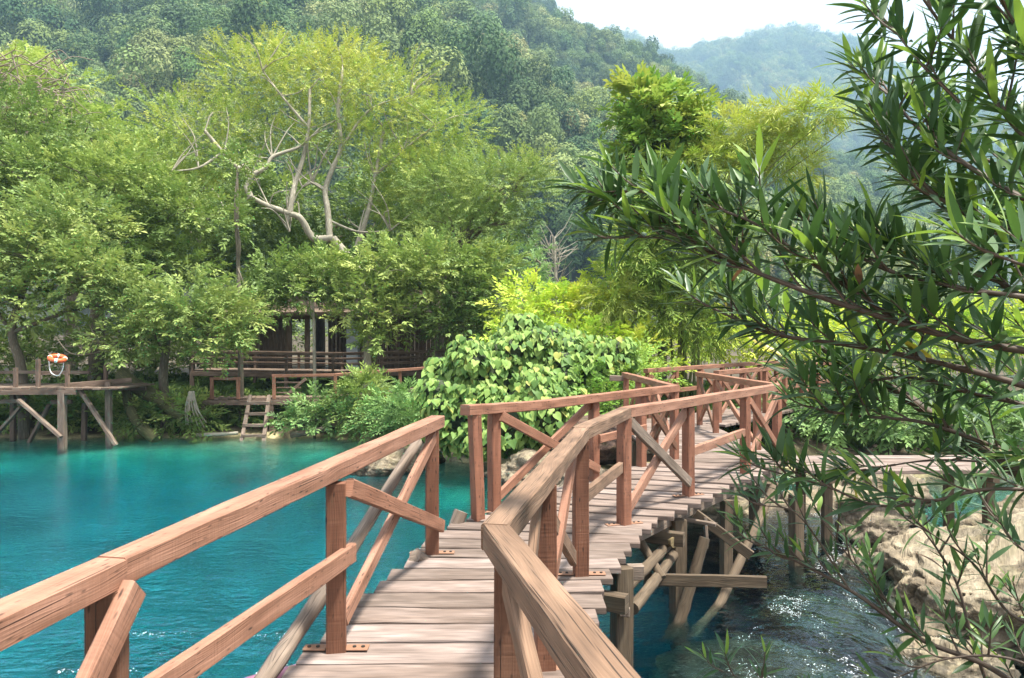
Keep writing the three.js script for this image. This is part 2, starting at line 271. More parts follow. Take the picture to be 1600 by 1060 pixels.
// third stretch, straight on; fourth to the right
const N1 = [1.95, 10.16, 1.79], N2 = [1.9, 11.2, 1.79], N3 = [1.87, 12.2, 1.79];
for (const p of [N1, N2, N3]) post(p[0], p[1], p[2] - RH + 0.004, { m: M.post2 });
timber('handrail', top(M4, 0, 0), top(N3, -0.01, 0.12), RW, RH, M.rail2, { seg: 8 });
timber('diagonal_brace', [1.97, 9.0, 1.0], [1.94, 10.1, 1.66], 0.035, 0.08, M.rail2); timber('diagonal_brace', [1.98, 9.05, 1.66], [1.95, 10.12, 1.0], 0.035, 0.08, M.postDark);
timber('mid_rail', [1.94, 10.2, 1.33], [1.9, 11.2, 1.33], 0.035, 0.085, M.rail2); timber('diagonal_brace', [1.9, 11.2, 1.68], [1.87, 12.2, 1.0], 0.035, 0.08, M.rail2);
part(bridge, 'rail_stub', beam(V(1.6, 1.70, -12.2), V(1.86, 1.69, -12.2), 0.06, 0.09), M.weathered);
{
  const a = [2.5, 13.65], dir = [0.63, 0.777], n = [0.84, -0.68];
  const sp = [0, 1.1, 2.2, 3.3, 4.4, 5.5, 6.6, 7.7];
  for (const [ox, od, first] of [[0, 0, 0], [n[0] * 1.25, n[1] * 1.25, 1]]) {
    const q = (s, y) => [a[0] + ox + dir[0] * s, a[1] + od + dir[1] * s, y];
    sp.forEach((s, i) => { const p = q(s, 1.8); post(p[0], p[1], 1.8 - RH + 0.004, { m: M.post2, turn: 0.68 });
      if (i < 7) { const e = sp[i + 1]; if (i % 2) timber('mid_rail', q(s + 0.02, 1.34), q(e, 1.34), 0.035, 0.085, M.rail2); else { timber('diagonal_brace', q(s + 0.03, 1.0), q(e - 0.03, 1.68), 0.035, 0.08, M.rail2); timber('diagonal_brace', [q(s, 0)[0] + 0.04, q(s, 0)[1], 1.68], [q(e, 0)[0] + 0.04, q(e, 0)[1], 1.0], 0.035, 0.08, M.rail2); } } });
    for (const [s0, s1] of [[-0.1, 3.3], [3.3, 7.8]]) timber('handrail', [...q(s0, 0).slice(0, 2), 1.8 - RH / 2], [...q(s1, 0).slice(0, 2), 1.8 - RH / 2], RW, RH, M.rail2, { seg: 8 });
  }
}
// downstream side
const C0 = [-0.02, 2.3, 1.763], R2 = [0.145, 3.25, 1.785], R3 = [0.42, 4.55, 1.80], R4 = [0.87, 5.78, 1.804], R5 = [1.62, 6.84, 1.79], R6 = [2.50, 7.98, 1.81], R7 = [3.15, 8.85, 1.805];
post(C0[0] + 0.01, C0[1] - 0.06, C0[2] - RH, { m: M.postDark, s: 0.09 });
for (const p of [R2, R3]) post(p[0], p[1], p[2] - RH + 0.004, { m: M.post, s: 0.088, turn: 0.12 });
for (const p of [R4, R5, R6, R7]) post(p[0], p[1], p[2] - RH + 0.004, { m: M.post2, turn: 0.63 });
post(0.38, 0.35, 1.68, { m: M.postDark });
timber('handrail', [0.515, -0.25, 1.722], [C0[0] - 0.03, C0[1] + 0.03, C0[2] - RH / 2], 0.086, RH, M.railOld, { seg: 10 });
timber('handrail', [C0[0] - 0.035, C0[1] + 0.01, C0[2] - RH / 2 + 0.003], top(R3, 0.01, 0.03), 0.09, RH, M.railOld, { seg: 8 });
timber('handrail', top(R3, -0.01, 0.0, 0.002), top(R4, 0.02, 0.05), RW, RH, M.railOld, { seg: 5 });
timber('handrail', top(R4, 0.0, 0.03, 0.002), top(R7, 0.03, 0.05), RW, RH, M.rail, { seg: 10 });
timber('diagonal_brace', [C0[0] + 0.0, C0[1] - 0.06, 1.66], [0.24, 1.15, 0.93], 0.04, 0.085, M.railOld);
timber('diagonal_brace', [0.0, 2.36, 0.96], [R2[0] - 0.03, R2[1] - 0.03, 1.68], 0.035, 0.08, M.railOld);
timber('diagonal_brace', [R2[0] - 0.05, R2[1] + 0.03, 1.68], [R3[0] - 0.045, R3[1] - 0.02, 1.0], 0.04, 0.085, M.railOld);
timber('diagonal_brace', [R2[0] - 0.02, R2[1] + 0.04, 0.96], [R3[0] - 0.04, R3[1] - 0.05, 1.70], 0.04, 0.08, M.rail2);
timber('mid_rail', [R3[0] + 0.03, R3[1] + 0.03, 1.375], [R4[0] - 0.02, R4[1], 1.35], 0.04, 0.085, M.railOld);
timber('diagonal_brace', [R4[0] + 0.05, R4[1] + 0.02, 1.69], [R5[0] - 0.0, R5[1] - 0.04, 1.03], 0.04, 0.085, M.weathered);
timber('diagonal_brace', [R4[0] + 0.02, R4[1] + 0.05, 0.98], [R5[0] - 0.02, R5[1] - 0.01, 1.69], 0.04, 0.085, M.rail);
timber('mid_rail', [R5[0] + 0.03, R5[1] + 0.02, 1.30], [R6[0] - 0.02, R6[1] - 0.03, 1.345], 0.04, 0.085, M.rail);
timber('diagonal_brace', [R6[0] + 0.03, R6[1] + 0.03, 1.0], [R7[0], R7[1] - 0.03, 1.70], 0.04, 0.085, M.rail);
timber('diagonal_brace', [R6[0] + 0.05, R6[1], 1.68], [R7[0] + 0.02, R7[1] - 0.06, 1.0], 0.04, 0.08, M.rail2);
const Q1 = [3.19, 9.69, 1.80], Q2 = [3.12, 11.4, 1.79], Q3 = [3.15, 12.5, 1.79];
for (const p of [Q1, Q2, Q3]) post(p[0], p[1], p[2] - RH + 0.004, { m: M.post2 });
timber('handrail', top(R7, 0.03, 0.1), top(Q3, 0, 0.1), RW, RH, M.rail2, { seg: 8 });
timber('diagonal_brace', [3.17, 9.75, 1.0], [3.12, 11.35, 1.68], 0.035, 0.08, M.rail2); timber('diagonal_brace', [3.14, 11.45, 1.68], [3.15, 12.45, 1.0], 0.035, 0.08, M.rail2); timber('diagonal_brace', [3.10, 11.45, 1.0], [3.13, 12.45, 1.68], 0.035, 0.08, M.postDark);
bracket(R2[0], R2[1]); bracket(R3[0], R3[1]); bracket(R4[0], R4[1], 0.3); bracket(R5[0], R5[1], 0.3);
// below the deck: stringers, crossbeams, piles, props
const under = DECK - 0.046;
function stringer(edge, off, from, to, m) { const ks = edge.filter((p) => p[0] > from && p[0] < to).map((p) => p[0]); const st = [from, ...ks, to]; for (let i = 1; i < st.length; i++) timber('stringer', [pl(edge, st[i - 1]) + off, st[i - 1] + (i % 2 ? 0 : 0.003), under - 0.06], [pl(edge, st[i]) + off, st[i], under - 0.06], 0.07, 0.115, m); }
stringer(XL, 0.12, -1, 13.2, M.pile); stringer(XR, -0.12, -1, 13.0, M.weathered);
for (const d of [2.7, 5.0, 6.5, 8.6, 10.4, 12.3]) { const a = d > 4.6 && d < 9 ? 0.35 : 0; timber('crossbeam', [pl(XL, d) - 0.08, d + a, under - 0.17], [pl(XR, d - a) + 0.14, d - a, under - 0.17], 0.085, 0.11, M.pile); }
const pile = (x, d, topY, low, s = 0.12, m = M.pile) => timber('pile', [x, d, low], [x + 0.01, d, topY], s, s * 0.9, m, { up: V(0.3, 0, 1), seg: 5, jit: 0.004 });
pile(0.73, 5.02, 0.8, -1.9, 0.125); timber('crossbeam', [0.62, 5.1, 0.74], [0.9, 5.12, 0.74], 0.07, 0.1, M.weathered); timber('wedge', [0.72, 4.945, 0.53], [0.78, 4.93, 0.53], 0.04, 0.06, M.weathered);
pile(1.42, 6.4, 0.79, -1.9, 0.115); pile(2.12, 7.4, 0.74, -1.9, 0.1, M.pile); pile(2.95, 7.75, 0.72, -2, 0.12, M.pile);
for (const [x, d] of [[-0.72, 3.3], [-0.45, 5.1], [0.0, 2.9], [-0.05, 6.7], [0.75, 7.7], [1.95, 9.2], [3.05, 9.4], [1.9, 11.6], [3.1, 11.6], [3.0, 13.6], [4.3, 15.2], [5.2, 14.6], [6.5, 17.2], [7.2, 17.0]]) pile(x, d, 0.74, Math.min(-0.4, ground(x, d) - 0.3), 0.11);
const pole = (a, b, r, m = M.bamboo, name = 'bamboo_prop') => part(bridge, name, limb([a, a.clone().lerp(b, 0.5).add(V(0.006, 0, 0)), b], r, r * 0.9, { rad: 9, seg: 20, nodes: 0.33, bump: 0.04 }), m);
pole(V(1.27, -0.35, -6.15), V(1.63, 0.66, -6.3), 0.05, M.pile); pole(V(1.5, -0.35, -6.2), V(2.72, 0.83, -7.7), 0.045, M.pile, 'prop');
timber('brace_board', [1.05, 5.95, 0.42], [2.0, 5.85, 0.43], 0.035, 0.095, M.pile); timber('brace_board', [1.66, 6.75, 0.76], [2.12, 6.6, 0.42], 0.04, 0.085, M.pile);
timber('brace_board', [1.52, 6.62, 0.74], [1.78, 6.5, 0.72], 0.05, 0.03, M.weathered); timber('hanging_board', [1.74, 6.72, 0.73], [1.75, 6.7, 0.46], 0.03, 0.07, M.weathered, { up: V(0, 0, 1) });
pole(V(0.78, 0.52, -5.35), V(1.32, 0.60, -6.3), 0.045, M.pile); pole(V(0.86, 0.42, -5.3), V(1.4, 0.5, -6.4), 0.045, M.pile); pole(V(0.98, 0.78, -6.2), V(1.18, 0.46, -5.85), 0.038, M.pile); pole(V(0.95, 0.7, -7.0), V(1.35, 0.66, -6.15), 0.055);
pole(V(-0.56, 0.6, -5.78), V(-0.40, 0.985, -5.86), 0.062, M.weathered, 'log_post'); pole(V(-0.42, 0.62, -5.25), V(-0.63, 0.93, -4.84), 0.05, M.weathered, 'log_post'); pole(V(0.2, -0.4, -3.4), V(0.68, 0.42, -3.72), 0.04, M.weathered);
part(bridge, 'water_pipe', limb([V(-1.1, 0.80, -2.5), V(-0.93, 0.815, -3.45), V(-0.66, 0.83, -4.95)], 0.016, 0.016, { rad: 8, bump: 0 }), std('pipeWhite', lin(0.6, 0.58, 0.52)));
// the low side platform
{ const sp = thing('side_platform', 'low weathered board platform beside the bridge corner', 'platform', V(4.6, 0.3, -9.1));
  for (let k = 0; k < 4; k++) part(sp, 'board', beam(V(3.42, 0.80 + rb() * 0.01, -8.72 - k * 0.27), V(5.9 + rb() * 0.3, 0.80 + rb() * 0.01, -8.75 - k * 0.27), 0.25, 0.045, { seg: 6, jit: 0.004 }), plankMats[k]);
  for (const x of [3.7, 5.6]) { part(sp, 'crossbeam', beam(V(x, 0.72, -8.6), V(x, 0.72, -9.7), 0.08, 0.1), M.pile); for (const d of [8.75, 9.55]) part(sp, 'pile', beam(V(x, -1.6, -d), V(x, 0.7, -d), 0.1, 0.1, { up: V(0, 0, 1) }), M.pile); } }

// ---------- rocks ----------
const rockCols = { cream: [[0.39, 0.345, 0.265], [0.26, 0.215, 0.155]], grey: [[0.36, 0.31, 0.25], [0.20, 0.17, 0.13]], brown: [[0.20, 0.13, 0.10], [0.11, 0.07, 0.06]], wet: [[0.26, 0.21, 0.15], [0.12, 0.10, 0.07]] };
function rock(label, pos, [rx, ry, rz], o = {}) {
  const { col = 'cream', seed = 1, det = 26, rough = 0.2, group, turn = 0, flat = 0.35, water = true } = o;
  const g0 = new THREE.IcosahedronGeometry(1, det), p = g0.attributes.position, C = new Float32Array(p.count * 3), [c1, c2] = rockCols[col], v = V(), ct = Math.cos(turn), sn = Math.sin(turn);
  for (let i = 0; i < p.count; i++) {
    v.fromBufferAttribute(p, i).normalize();
    const s = seed * 13.7, f = 1 + rough * (1.6 * fbm(v.x * 1.1 + s, v.y * 1.1, v.z * 1.1, 2) - 0.5 * Math.abs(fbm(v.x * 1.9 + s, v.y * 3.6, v.z * 1.9 + 4, 3))) - 0.10 * rough * Math.abs(n3(v.x * 5 + s, v.y * 9, v.z * 5)) - 0.035 * sst(0.07, 0, Math.abs(n3(v.x * 2.1 + s, v.y * 3.4, v.z * 2.1))) - 0.02 * sst(0.09, 0, Math.abs(n3(v.x * 4.6, v.y * 7 + s, v.z * 4.6))) + 0.035 * rough * fbm(v.x * 16 + s, v.y * 16, v.z * 16, 3);
    let y = v.y * f; if (y < -flat) y = -flat + (y + flat) * 0.5;
    const x = v.x * f * rx, z = v.z * f * rz;
    p.setXYZ(i, x * ct - z * sn, y * ry, x * sn + z * ct);
    const m = sst(-0.35, 0.4, fbm(v.x * 2.6 + s, v.y * 4, v.z * 2.6, 4)), sp = 1 + 0.35 * fbm(v.x * 22 + s, v.y * 22, v.z * 22, 3), crack = sst(0.06, 0.0, Math.abs(n3(v.x * 2.1 + s, v.y * 3.4, v.z * 2.1))) * 0.3 + 0.3 * sst(0.1, 0.45, n3(v.x * 2.2 + s, v.y * 9, v.z * 2.2));
    const dark = water && pos.y + y * ry < 0.05 + 0.07 * n3(v.x * 6, 0, v.z * 6) + level(pos.x, -pos.z) ? 0.45 : 1;      // the wet band where the river laps
    const moss = sst(0.2, 0.5, n3(v.x * 3.3 + s, v.y * 2.5 + 9, v.z * 3.3)) * 0.5;
    for (let k = 0; k < 3; k++) C[i * 3 + k] = lerp(lerp(c2[k], c1[k], m) * sp * (1 - crack), [0.14, 0.15, 0.05][k], moss * 0.45) * dark;
  }
  const g = mergeVerts(g0, C);
  g.translate(pos.x, pos.y, pos.z);
  return meta(part(scene, 'boulder', g, M.rock), label, 'boulder', group);
}
function mergeVerts(g0, C) { // weld the icosphere so that normals are smooth
  const p = g0.attributes.position, map = new Map(), P = [], K = [], W = [], I = [];
  for (let i = 0; i < p.count; i++) { const k = Math.round(p.getX(i) * 2e4) + ',' + Math.round(p.getY(i) * 2e4) + ',' + Math.round(p.getZ(i) * 2e4); let j = map.get(k); if (j === undefined) { j = P.length / 3; map.set(k, j); P.push(p.getX(i), p.getY(i), p.getZ(i)); K.push(C[i * 3], C[i * 3 + 1], C[i * 3 + 2]); W.push(p.getX(i) * 1.5 + p.getZ(i) * 0.9, p.getY(i) * 1.8 + p.getZ(i) * 1.3 - p.getX(i) * 0.4); } I.push(j); }
  const g = new THREE.BufferGeometry(); g.setAttribute('position', new THREE.Float32BufferAttribute(P, 3)); g.setAttribute('color', new THREE.Float32BufferAttribute(K, 3)); g.setAttribute('uv', new THREE.Float32BufferAttribute(W, 2)); g.setIndex(I); g.computeVertexNormals(); return g;
}
rock('pale cream boulder in the pool just behind the end of the left railing', V(-2.35, -0.02, -13.3), [0.75, 0.42, 0.5], { seed: 1 });
rock('small cream boulder with a log across it by the leafy mound', V(-1.72, 0.05, -14.1), [0.42, 0.3, 0.35], { seed: 2, det: 18 });
rock('long cream boulder at the waterline behind the pair of close posts', V(0.55, -0.05, -12.3), [0.95, 0.55, 0.7], { seed: 3, turn: 0.5 });
rock('smooth purplish brown boulder behind the second railing', V(1.35, 0.55, -12.6), [0.75, 0.5, 0.5], { seed: 4, col: 'brown', rough: 0.1, water: false });
rock('rough grey boulder under the second railing', V(1.25, -0.05, -11.3), [0.6, 0.45, 0.5], { seed: 5, col: 'grey' });
rock('low yellowish rock shelf beneath the bridge corner', V(2.9, -0.32, -10.2), [1.3, 0.42, 0.8], { seed: 6, rough: 0.3 });
rock('flat cream rock under the side platform', V(4.5, -0.3, -10.6), [1.2, 0.5, 0.8], { seed: 7, rough: 0.3 });
rock('large sloping cream boulder beside the rapids, behind the sparse twigs', V(5.05, -0.55, -7.6), [1.85, 0.9, 1.35], { seed: 28, det: 60, rough: 0.22, turn: -0.5, flat: 0.6 });
rock('rounded brown capped rock leaning on the large sloping boulder', V(4.25, 0.0, -8.85), [0.42, 0.38, 0.4], { seed: 9, col: 'grey' });
rock('dark undercut rock at the rapids edge of the sloping boulder', V(3.75, -0.25, -7.9), [0.42, 0.36, 0.4], { seed: 10, col: 'grey' });
rock('mossy edged cream rock at the foot of the sloping boulder', V(3.5, -0.42, -6.05), [0.55, 0.32, 0.4], { seed: 11 });
rock('submerged brown rock under the fast water beside the bridge piles', V(1.85, -0.62, -5.7), [0.75, 0.42, 0.6], { seed: 12, col: 'wet' });
rock('drowned rock beside the thin downstream pile', V(2.9, -0.62, -6.9), [0.6, 0.3, 0.5], { seed: 13, col: 'wet' });
for (const [x, d, s, label] of [[6.6, 9.8, 0.7, 'cream rock just past the far end of the side platform'], [8.2, 11, 0.9, 'widest cream rock in the channel beyond the side platform'], [6.2, 12.6, 0.8, 'cream rock at the foot of the far bank beyond the side platform'], [3.9, 12.4, 0.55, 'small cream rock beside the far downstream railing']]) rock(label, V(x, -0.3, -d), [s, s * 0.6, s * 0.8], { seed: x * 3, det: 16 });
{ // foam torn off by the rapids, too small and many to count
  const blob = new THREE.IcosahedronGeometry(1, 1), spots = []; const q = rng(31);
  for (let k = 0; k < 400000 && spots.length < 6500; k++) { const x = rr(1.3, 6.5, q), d = rr(4.2, 11, q), b = x - pl(XR, d); if (b < 0.7) continue; const f = n3(x * 1.3, d * 0.8, 40) * 0.7 + 0.7 * n3(x * 4.5, d * 2.2, 41) + 0.4 * n3(x * 11, d * 6, 42); if (f > 0.25 + 0.75 * q()) spots.push([x, d, rr(0.001, 0.0038, q)]); }
  for (let k = 0; k < 30000 && spots.length < 7100; k++) { const x = rr(-3.2, -0.9, q), d = rr(2.8, 6, q); if (x > pl(XL, d) - 0.15) continue; const f = n3(x * 1.1, d * 3.4, 50) + 0.4 * n3(x * 5, d * 9, 51); if (f > 0.62 + 0.4 * q()) spots.push([x, d, rr(0.001, 0.004, q)]); }
  const im = new THREE.InstancedMesh(blob, std('foam', lin(0.82, 0.85, 0.86), { roughness: 0.6 }), spots.length), m4 = new THREE.Matrix4();
  spots.forEach(([x, d, s], i) => im.setMatrixAt(i, m4.compose(V(x, wave(x, d) + 0.002, -d), new THREE.Quaternion().setFromAxisAngle(V(0, 1, 0), q() * 6), V(s * rr(1, 2.6, q), s * 0.35, s))));
  im.name = 'river_foam'; im.userData.kind = 'stuff'; meta(im, 'white flecks of foam on the fast water', 'foam'); scene.add(im);
}

// ---------- foliage ----------
const leafMat = (name, c, t = 0.35, o = {}) => (M[name] = new THREE.MeshPhysicalMaterial({ name, color: c, roughness: 0.92, transmission: t, thickness: 0, side: THREE.DoubleSide, specularIntensity: 0.4, ...o }));
leafMat('leaf', lin(1, 1, 1), 0.32, { clearcoat: 0.3, clearcoatRoughness: 0.38 }); leafMat('leafFar', lin(1, 1, 1), 0.25);
// one leaf: a folded lens of n segments along +x, in the xz plane, facing +y
function leafPts(L, W, n, fold, droop) { const q = []; for (let i = 0; i <= n; i++) { const t = i / n, w = W * Math.pow(Math.sin(Math.PI * Math.pow(t, 0.85)), 0.8) / 2, y = -droop * t * t; q.push([[t * L, y + fold * w, -w], [t * L, y, 0], [t * L, y + fold * w, w]]); } return q; }
function addLeaf(P, I, q, mtx) { const b = P.length / 3, v = V(); for (const row of q) for (const p of row) { v.set(...p).applyMatrix4(mtx); P.push(v.x, v.y, v.z); } for (let i = 0; i < q.length - 1; i++) for (let k = 0; k < 2; k++) { const a = b + i * 3 + k; I.push(a, a + 1, a + 3, a + 1, a + 4, a + 3); } }
function spray(seed, { L = 0.36, n = 14, leaf = [0.1, 0.045], seg = 2, fold = 0.25, droop = 0.02, ang = 0.9, flat = 0.5, sag = 0.05 }) {
  const q = rng(seed), P = [], I = [], m = new THREE.Matrix4(), rot = new THREE.Matrix4(), e = new THREE.Euler();
  for (let k = 0; k < n; k++) {
    const t = (k + 0.6) / n, s = k % 2 ? 1 : -1, x = t * L, y = -sag * t * t + rr(-0.02, 0.02, q), z = rr(-0.03, 0.03, q);
    const sc = rr(0.75, 1.2, q) * (0.75 + 0.5 * Math.sin(t * 2.6)), pts = leafPts(leaf[0] * sc, leaf[1] * sc, seg, fold, droop);
    rot.makeRotationFromEuler(e.set(rr(-flat, flat, q), k === n - 1 ? 0 : -s * rr(ang * 0.6, ang * 1.3, q), rr(-0.5, 0.3, q), 'YZX')); m.makeTranslation(x, y, z).multiply(rot); addLeaf(P, I, pts, m);
  }
  const g = new THREE.BufferGeometry(); g.setAttribute('position', new THREE.Float32BufferAttribute(P, 3)); g.setIndex(I); g.computeVertexNormals(); return g;
}
const SP = { ovate: [1, 2, 3].map((s) => spray(s, {})), fine: [11, 12, 13].map((s) => spray(s, { n: 26, leaf: [0.062, 0.025], L: 0.42 })), broad: [21, 22].map((s) => spray(s, { n: 9, leaf: [0.17, 0.085], L: 0.36, flat: 0.35 })), bamboo: [31, 32, 33].map((s) => spray(s, { n: 15, leaf: [0.2, 0.022], L: 0.4, ang: 0.6, droop: 0.06, sag: 0.2 })), drop: [41, 42].map((s) => spray(s, { n: 16, leaf: [0.12, 0.04], L: 0.42, sag: 0.22, ang: 0.7 })) };
const m4 = new THREE.Matrix4(), qq = new THREE.Quaternion(), bas = new THREE.Matrix4();
// sprays through the lobes of a crown; lobes: [centre, rx, ry, rz]
function crown(parent, name, lobes, o) {
  const { kind = 'ovate', dens = 34, cols, seed = 1, size = 1, shell = 0.55, up = 0.35, mat = M.leaf, ragged = 0.35, jitter = 0.22 } = o, q = rng(seed * 101 + 5), items = [];
  for (const [c, rx, ry, rz, tone = 0] of lobes) {
    const n = Math.round(dens * 1.3 * 12.6 * Math.pow((Math.pow(rx * ry, 1.6) + Math.pow(rx * rz, 1.6) + Math.pow(ry * rz, 1.6)) / 3, 1 / 1.6) / (size * size));
    // the lobe breaks up into clumps, each carrying most of its leaves on top
    const big = Math.min(rx, ry, rz) > 0.45, clumps = []; const nc = big ? Math.min(26, 9 + Math.round(5 * rx * ry)) : 4;
    for (let k = 0; k < nc; k++) { const y = 1 - 1.75 * (k + 0.5) / nc, a = k * 2.4 + c.x * 5, h = Math.sqrt(Math.max(0, 1 - y * y)), u = V(h * Math.cos(a), y, h * Math.sin(a)).multiplyScalar(rr(0.5, 0.86, q)); clumps.push([V(c.x + u.x * rx, c.y + u.y * ry, c.z + u.z * rz), rr(0.3, 0.52, q) * (big ? 1 : 1.3), u, rr(-0.16, 0.16, q)]); }
    for (let i = 0; i < n; i++) {
      const [cc, cr, u, ct] = clumps[Math.floor(q() * nc)], d = V(q() * 2 - 1, q() * 2 - 1, q() * 2 - 1); if (d.lengthSq() > 1 || d.lengthSq() < 0.01) { i--; continue; } d.normalize();
      if (d.y < -0.15 && q() < 0.72) continue;
      const lump = 1 + ragged * (n3(d.x * 2.2 + cc.x * 3, d.y * 2.2 + cc.y, d.z * 2.2 + cc.z) + 0.5 * n3(d.x * 5 + cc.x, d.y * 5, d.z * 5 + cc.z)), r = lump * cr * (1 - shell * 0.4 * q() * q());
      const p = V(cc.x + d.x * rx * r, cc.y + d.y * ry * r * 0.8, cc.z + d.z * rz * r);
      const ax = d.clone().addScaledVector(u, 0.8).add(V(q() - 0.5, q() - 0.5 + up - 0.3, q() - 0.5).multiplyScalar(0.9)).normalize();
      items.push([p, ax, tone + ct + 0.15 * n3(p.x * 0.9, p.y * 0.9, p.z * 0.9)]);
    }
  }
  const vs = SP[kind]; let first = null;
  vs.forEach((g, vi) => {
    const own = items.filter((_, i) => i % vs.length === vi), im = new THREE.InstancedMesh(g, mat, own.length), col = new THREE.Color();
    own.forEach(([p, ax, tone], i) => {
      const nrm = V(q() - 0.5, 1.1, q() - 0.5).normalize(), z = V().crossVectors(ax, nrm).normalize(), y = V().crossVectors(z, ax); bas.makeBasis(ax, y, z); qq.setFromRotationMatrix(bas);
      const s = size * rr(0.7, 1.3, q); im.setMatrixAt(i, m4.compose(p.sub(parent.position), qq, V(s, s, s)));
      const t = Math.min(1, Math.max(0, 0.5 + tone + jitter * (q() - 0.5) * 2)), k = t * (cols.length - 1), a = Math.min(cols.length - 2, Math.floor(k)), f = k - a, br = rr(0.82, 1.15, q);
      col.setRGB(lerp(cols[a][0], cols[a + 1][0], f) * br, lerp(cols[a][1], cols[a + 1][1], f) * br, lerp(cols[a][2], cols[a + 1][2], f) * br); im.setColorAt(i, col);
    });
    im.name = name; im.userData.kind = 'stuff'; parent.add(im); first = first || im;
  });
}
const PAL = {
  yellow: [[0.14, 0.24, 0.045], [0.24, 0.35, 0.06], [0.37, 0.455, 0.08], [0.51, 0.53, 0.11]],
  mid: [[0.09, 0.16, 0.04], [0.17, 0.265, 0.06], [0.28, 0.375, 0.085], [0.43, 0.49, 0.13]],
  cool: [[0.08, 0.17, 0.065], [0.14, 0.26, 0.08], [0.23, 0.37, 0.11], [0.36, 0.49, 0.17]],
  bright: [[0.19, 0.36, 0.04], [0.32, 0.52, 0.06], [0.50, 0.62, 0.07], [0.66, 0.68, 0.09]],
  bamboo: [[0.19, 0.31, 0.04], [0.32, 0.44, 0.06], [0.46, 0.53, 0.09], [0.56, 0.54, 0.14]],
};
const lobe = (px, py, d, rx, ry, tone = 0, rz) => { const k = d / F; return [at(px, py, d), rx * k, ry * k, (rz || (rx + ry) / 2) * k, tone]; };
// a tree: trunk from its foot through points, limbs to each lobe, crown
function tree(name, label, foot, trunkPts, r0, lobes, o) {
  const t = thing(name, label, o.category || 'tree', foot, o.group), bark = o.bark || M.bark, q = rng((o.seed || 1) * 17);
  const pts = [foot, ...trunkPts], tip = pts[pts.length - 1];
  const limbs = [limb(pts, r0, r0 * 0.55, { rad: 9 })];
  if (!o.bare) for (const [c, rx, ry] of lobes) { const a = pts[Math.max(1, pts.length - 1 - Math.floor(q() * 2))], b = a.clone().lerp(c, 0.5).add(V(rr(-0.3, 0.3, q), rr(-0.1, 0.35, q), rr(-0.3, 0.3, q))); limbs.push(limb([a, b, c], r0 * 0.42, r0 * 0.12, { rad: 6 }));
    for (let k = 0; k < 5; k++) { const e = V(c.x + rr(-0.8, 0.8, q) * rx, c.y + rr(-0.3, 0.8, q) * ry, c.z + rr(-0.8, 0.8, q) * rx); limbs.push(limb([b.clone().lerp(c, rr(0.2, 0.9, q)), c.clone().lerp(e, 0.5), e], r0 * 0.14, r0 * 0.04, { rad: 5, seg: 6 })); } }
  part(t, 'trunk', mergeGeometries(limbs), bark);
  crown(t, 'crown', lobes, o);
  return t;
}

// ---------- wooded hills ----------
function canopy(seed, faces, k2 = 1) { // one crown of the distant wood: uneven lobes covered with leaf clumps
  const q = rng(seed), P = [], I = [], lobes = []; for (let k = 0; k < 13; k++) lobes.push([V(rr(-0.75, 0.75, q), rr(-0.1, 0.95, q), rr(-0.75, 0.75, q)), rr(0.2, 0.38, q)]);
  for (let k = 0; k < faces; k++) {
    const [c, r] = lobes[k % 13], d = V(q() * 2 - 1, q() * 1.5 - 0.35, q() * 2 - 1).normalize(), p = c.clone().addScaledVector(d, r * (0.8 + 0.3 * q())), s = rr(0.022, 0.055, q) * k2;
    const n = d.clone().add(V(q() - 0.5, q() * 0.8, q() - 0.5)).normalize(), a = V(q() - 0.5, q() - 0.5, q() - 0.5).cross(n).normalize(), b = V().crossVectors(n, a), i0 = P.length / 3;
    for (const [u, v] of [[-1, 0], [-0.1, -0.6], [1, 0.1], [0.1, 0.7]]) P.push(p.x + (a.x * u + b.x * v) * s, p.y + (a.y * u + b.y * v) * s, p.z + (a.z * u + b.z * v) * s);
    I.push(i0, i0 + 1, i0 + 2, i0, i0 + 2, i0 + 3);
  }
  const t = limb([V(0, -0.9, 0), V(0.03, 0, 0), V(0, 0.5, 0)], 0.05, 0.03, { rad: 5, seg: 4 }); t.deleteAttribute('uv'); t.deleteAttribute('normal');
  const g = new THREE.BufferGeometry(); g.setAttribute('position', new THREE.Float32BufferAttribute(P, 3)); g.setIndex(I); const m = mergeGeometries([g, t]); m.computeVertexNormals(); return m;
}
const HC = [[0.06, 0.115, 0.04], [0.10, 0.165, 0.05], [0.155, 0.225, 0.065], [0.235, 0.28, 0.085], [0.33, 0.34, 0.14]];
function forest(name, label, hf, n, place, r0, r1, faces, seed) {
  const q = rng(seed), vs = [1, 2, 3, 4, 5].map((k) => canopy(seed * 10 + k, faces, faces > 2000 ? 0.78 : 1.3)), items = [];
  for (let k = 0; k < n; k++) { const p = place(q); if (!p) continue; items.push([p[0], hf(p[0], p[1]), p[1]]); }
  const g0 = new THREE.Group(); g0.name = name; g0.userData.kind = 'stuff'; meta(g0, label, 'forest'); scene.add(g0);
  vs.forEach((g, vi) => { const own = items.filter((_, i) => i % 5 === vi), im = new THREE.InstancedMesh(g, M.leafFar, own.length), c = new THREE.Color();
    own.forEach(([x, y, d], i) => { const s = rr(r0, r1, q) * (q() < 0.12 ? 1.35 : 1), tall = rr(0.85, 1.5, q); im.setMatrixAt(i, m4.compose(V(x, y + s * 0.25, -d), qq.setFromAxisAngle(V(0, 1, 0), q() * 6.28), V(s, s * tall, s)));
      const t = Math.min(3.999, Math.max(0, 1.5 + 1.5 * n3(x * 0.013, d * 0.013, seed) + 2.6 * (q() - 0.5) + (q() < 0.06 ? 1.5 : 0))), a = Math.floor(t), f = t - a; c.setRGB(...[0, 1, 2].map((k) => lerp(HC[a][k], HC[a + 1][k], f) * rr(0.9, 1.1, q))); im.setColorAt(i, c); });
    im.name = 'canopy'; im.userData.kind = 'stuff'; g0.add(im); });
}
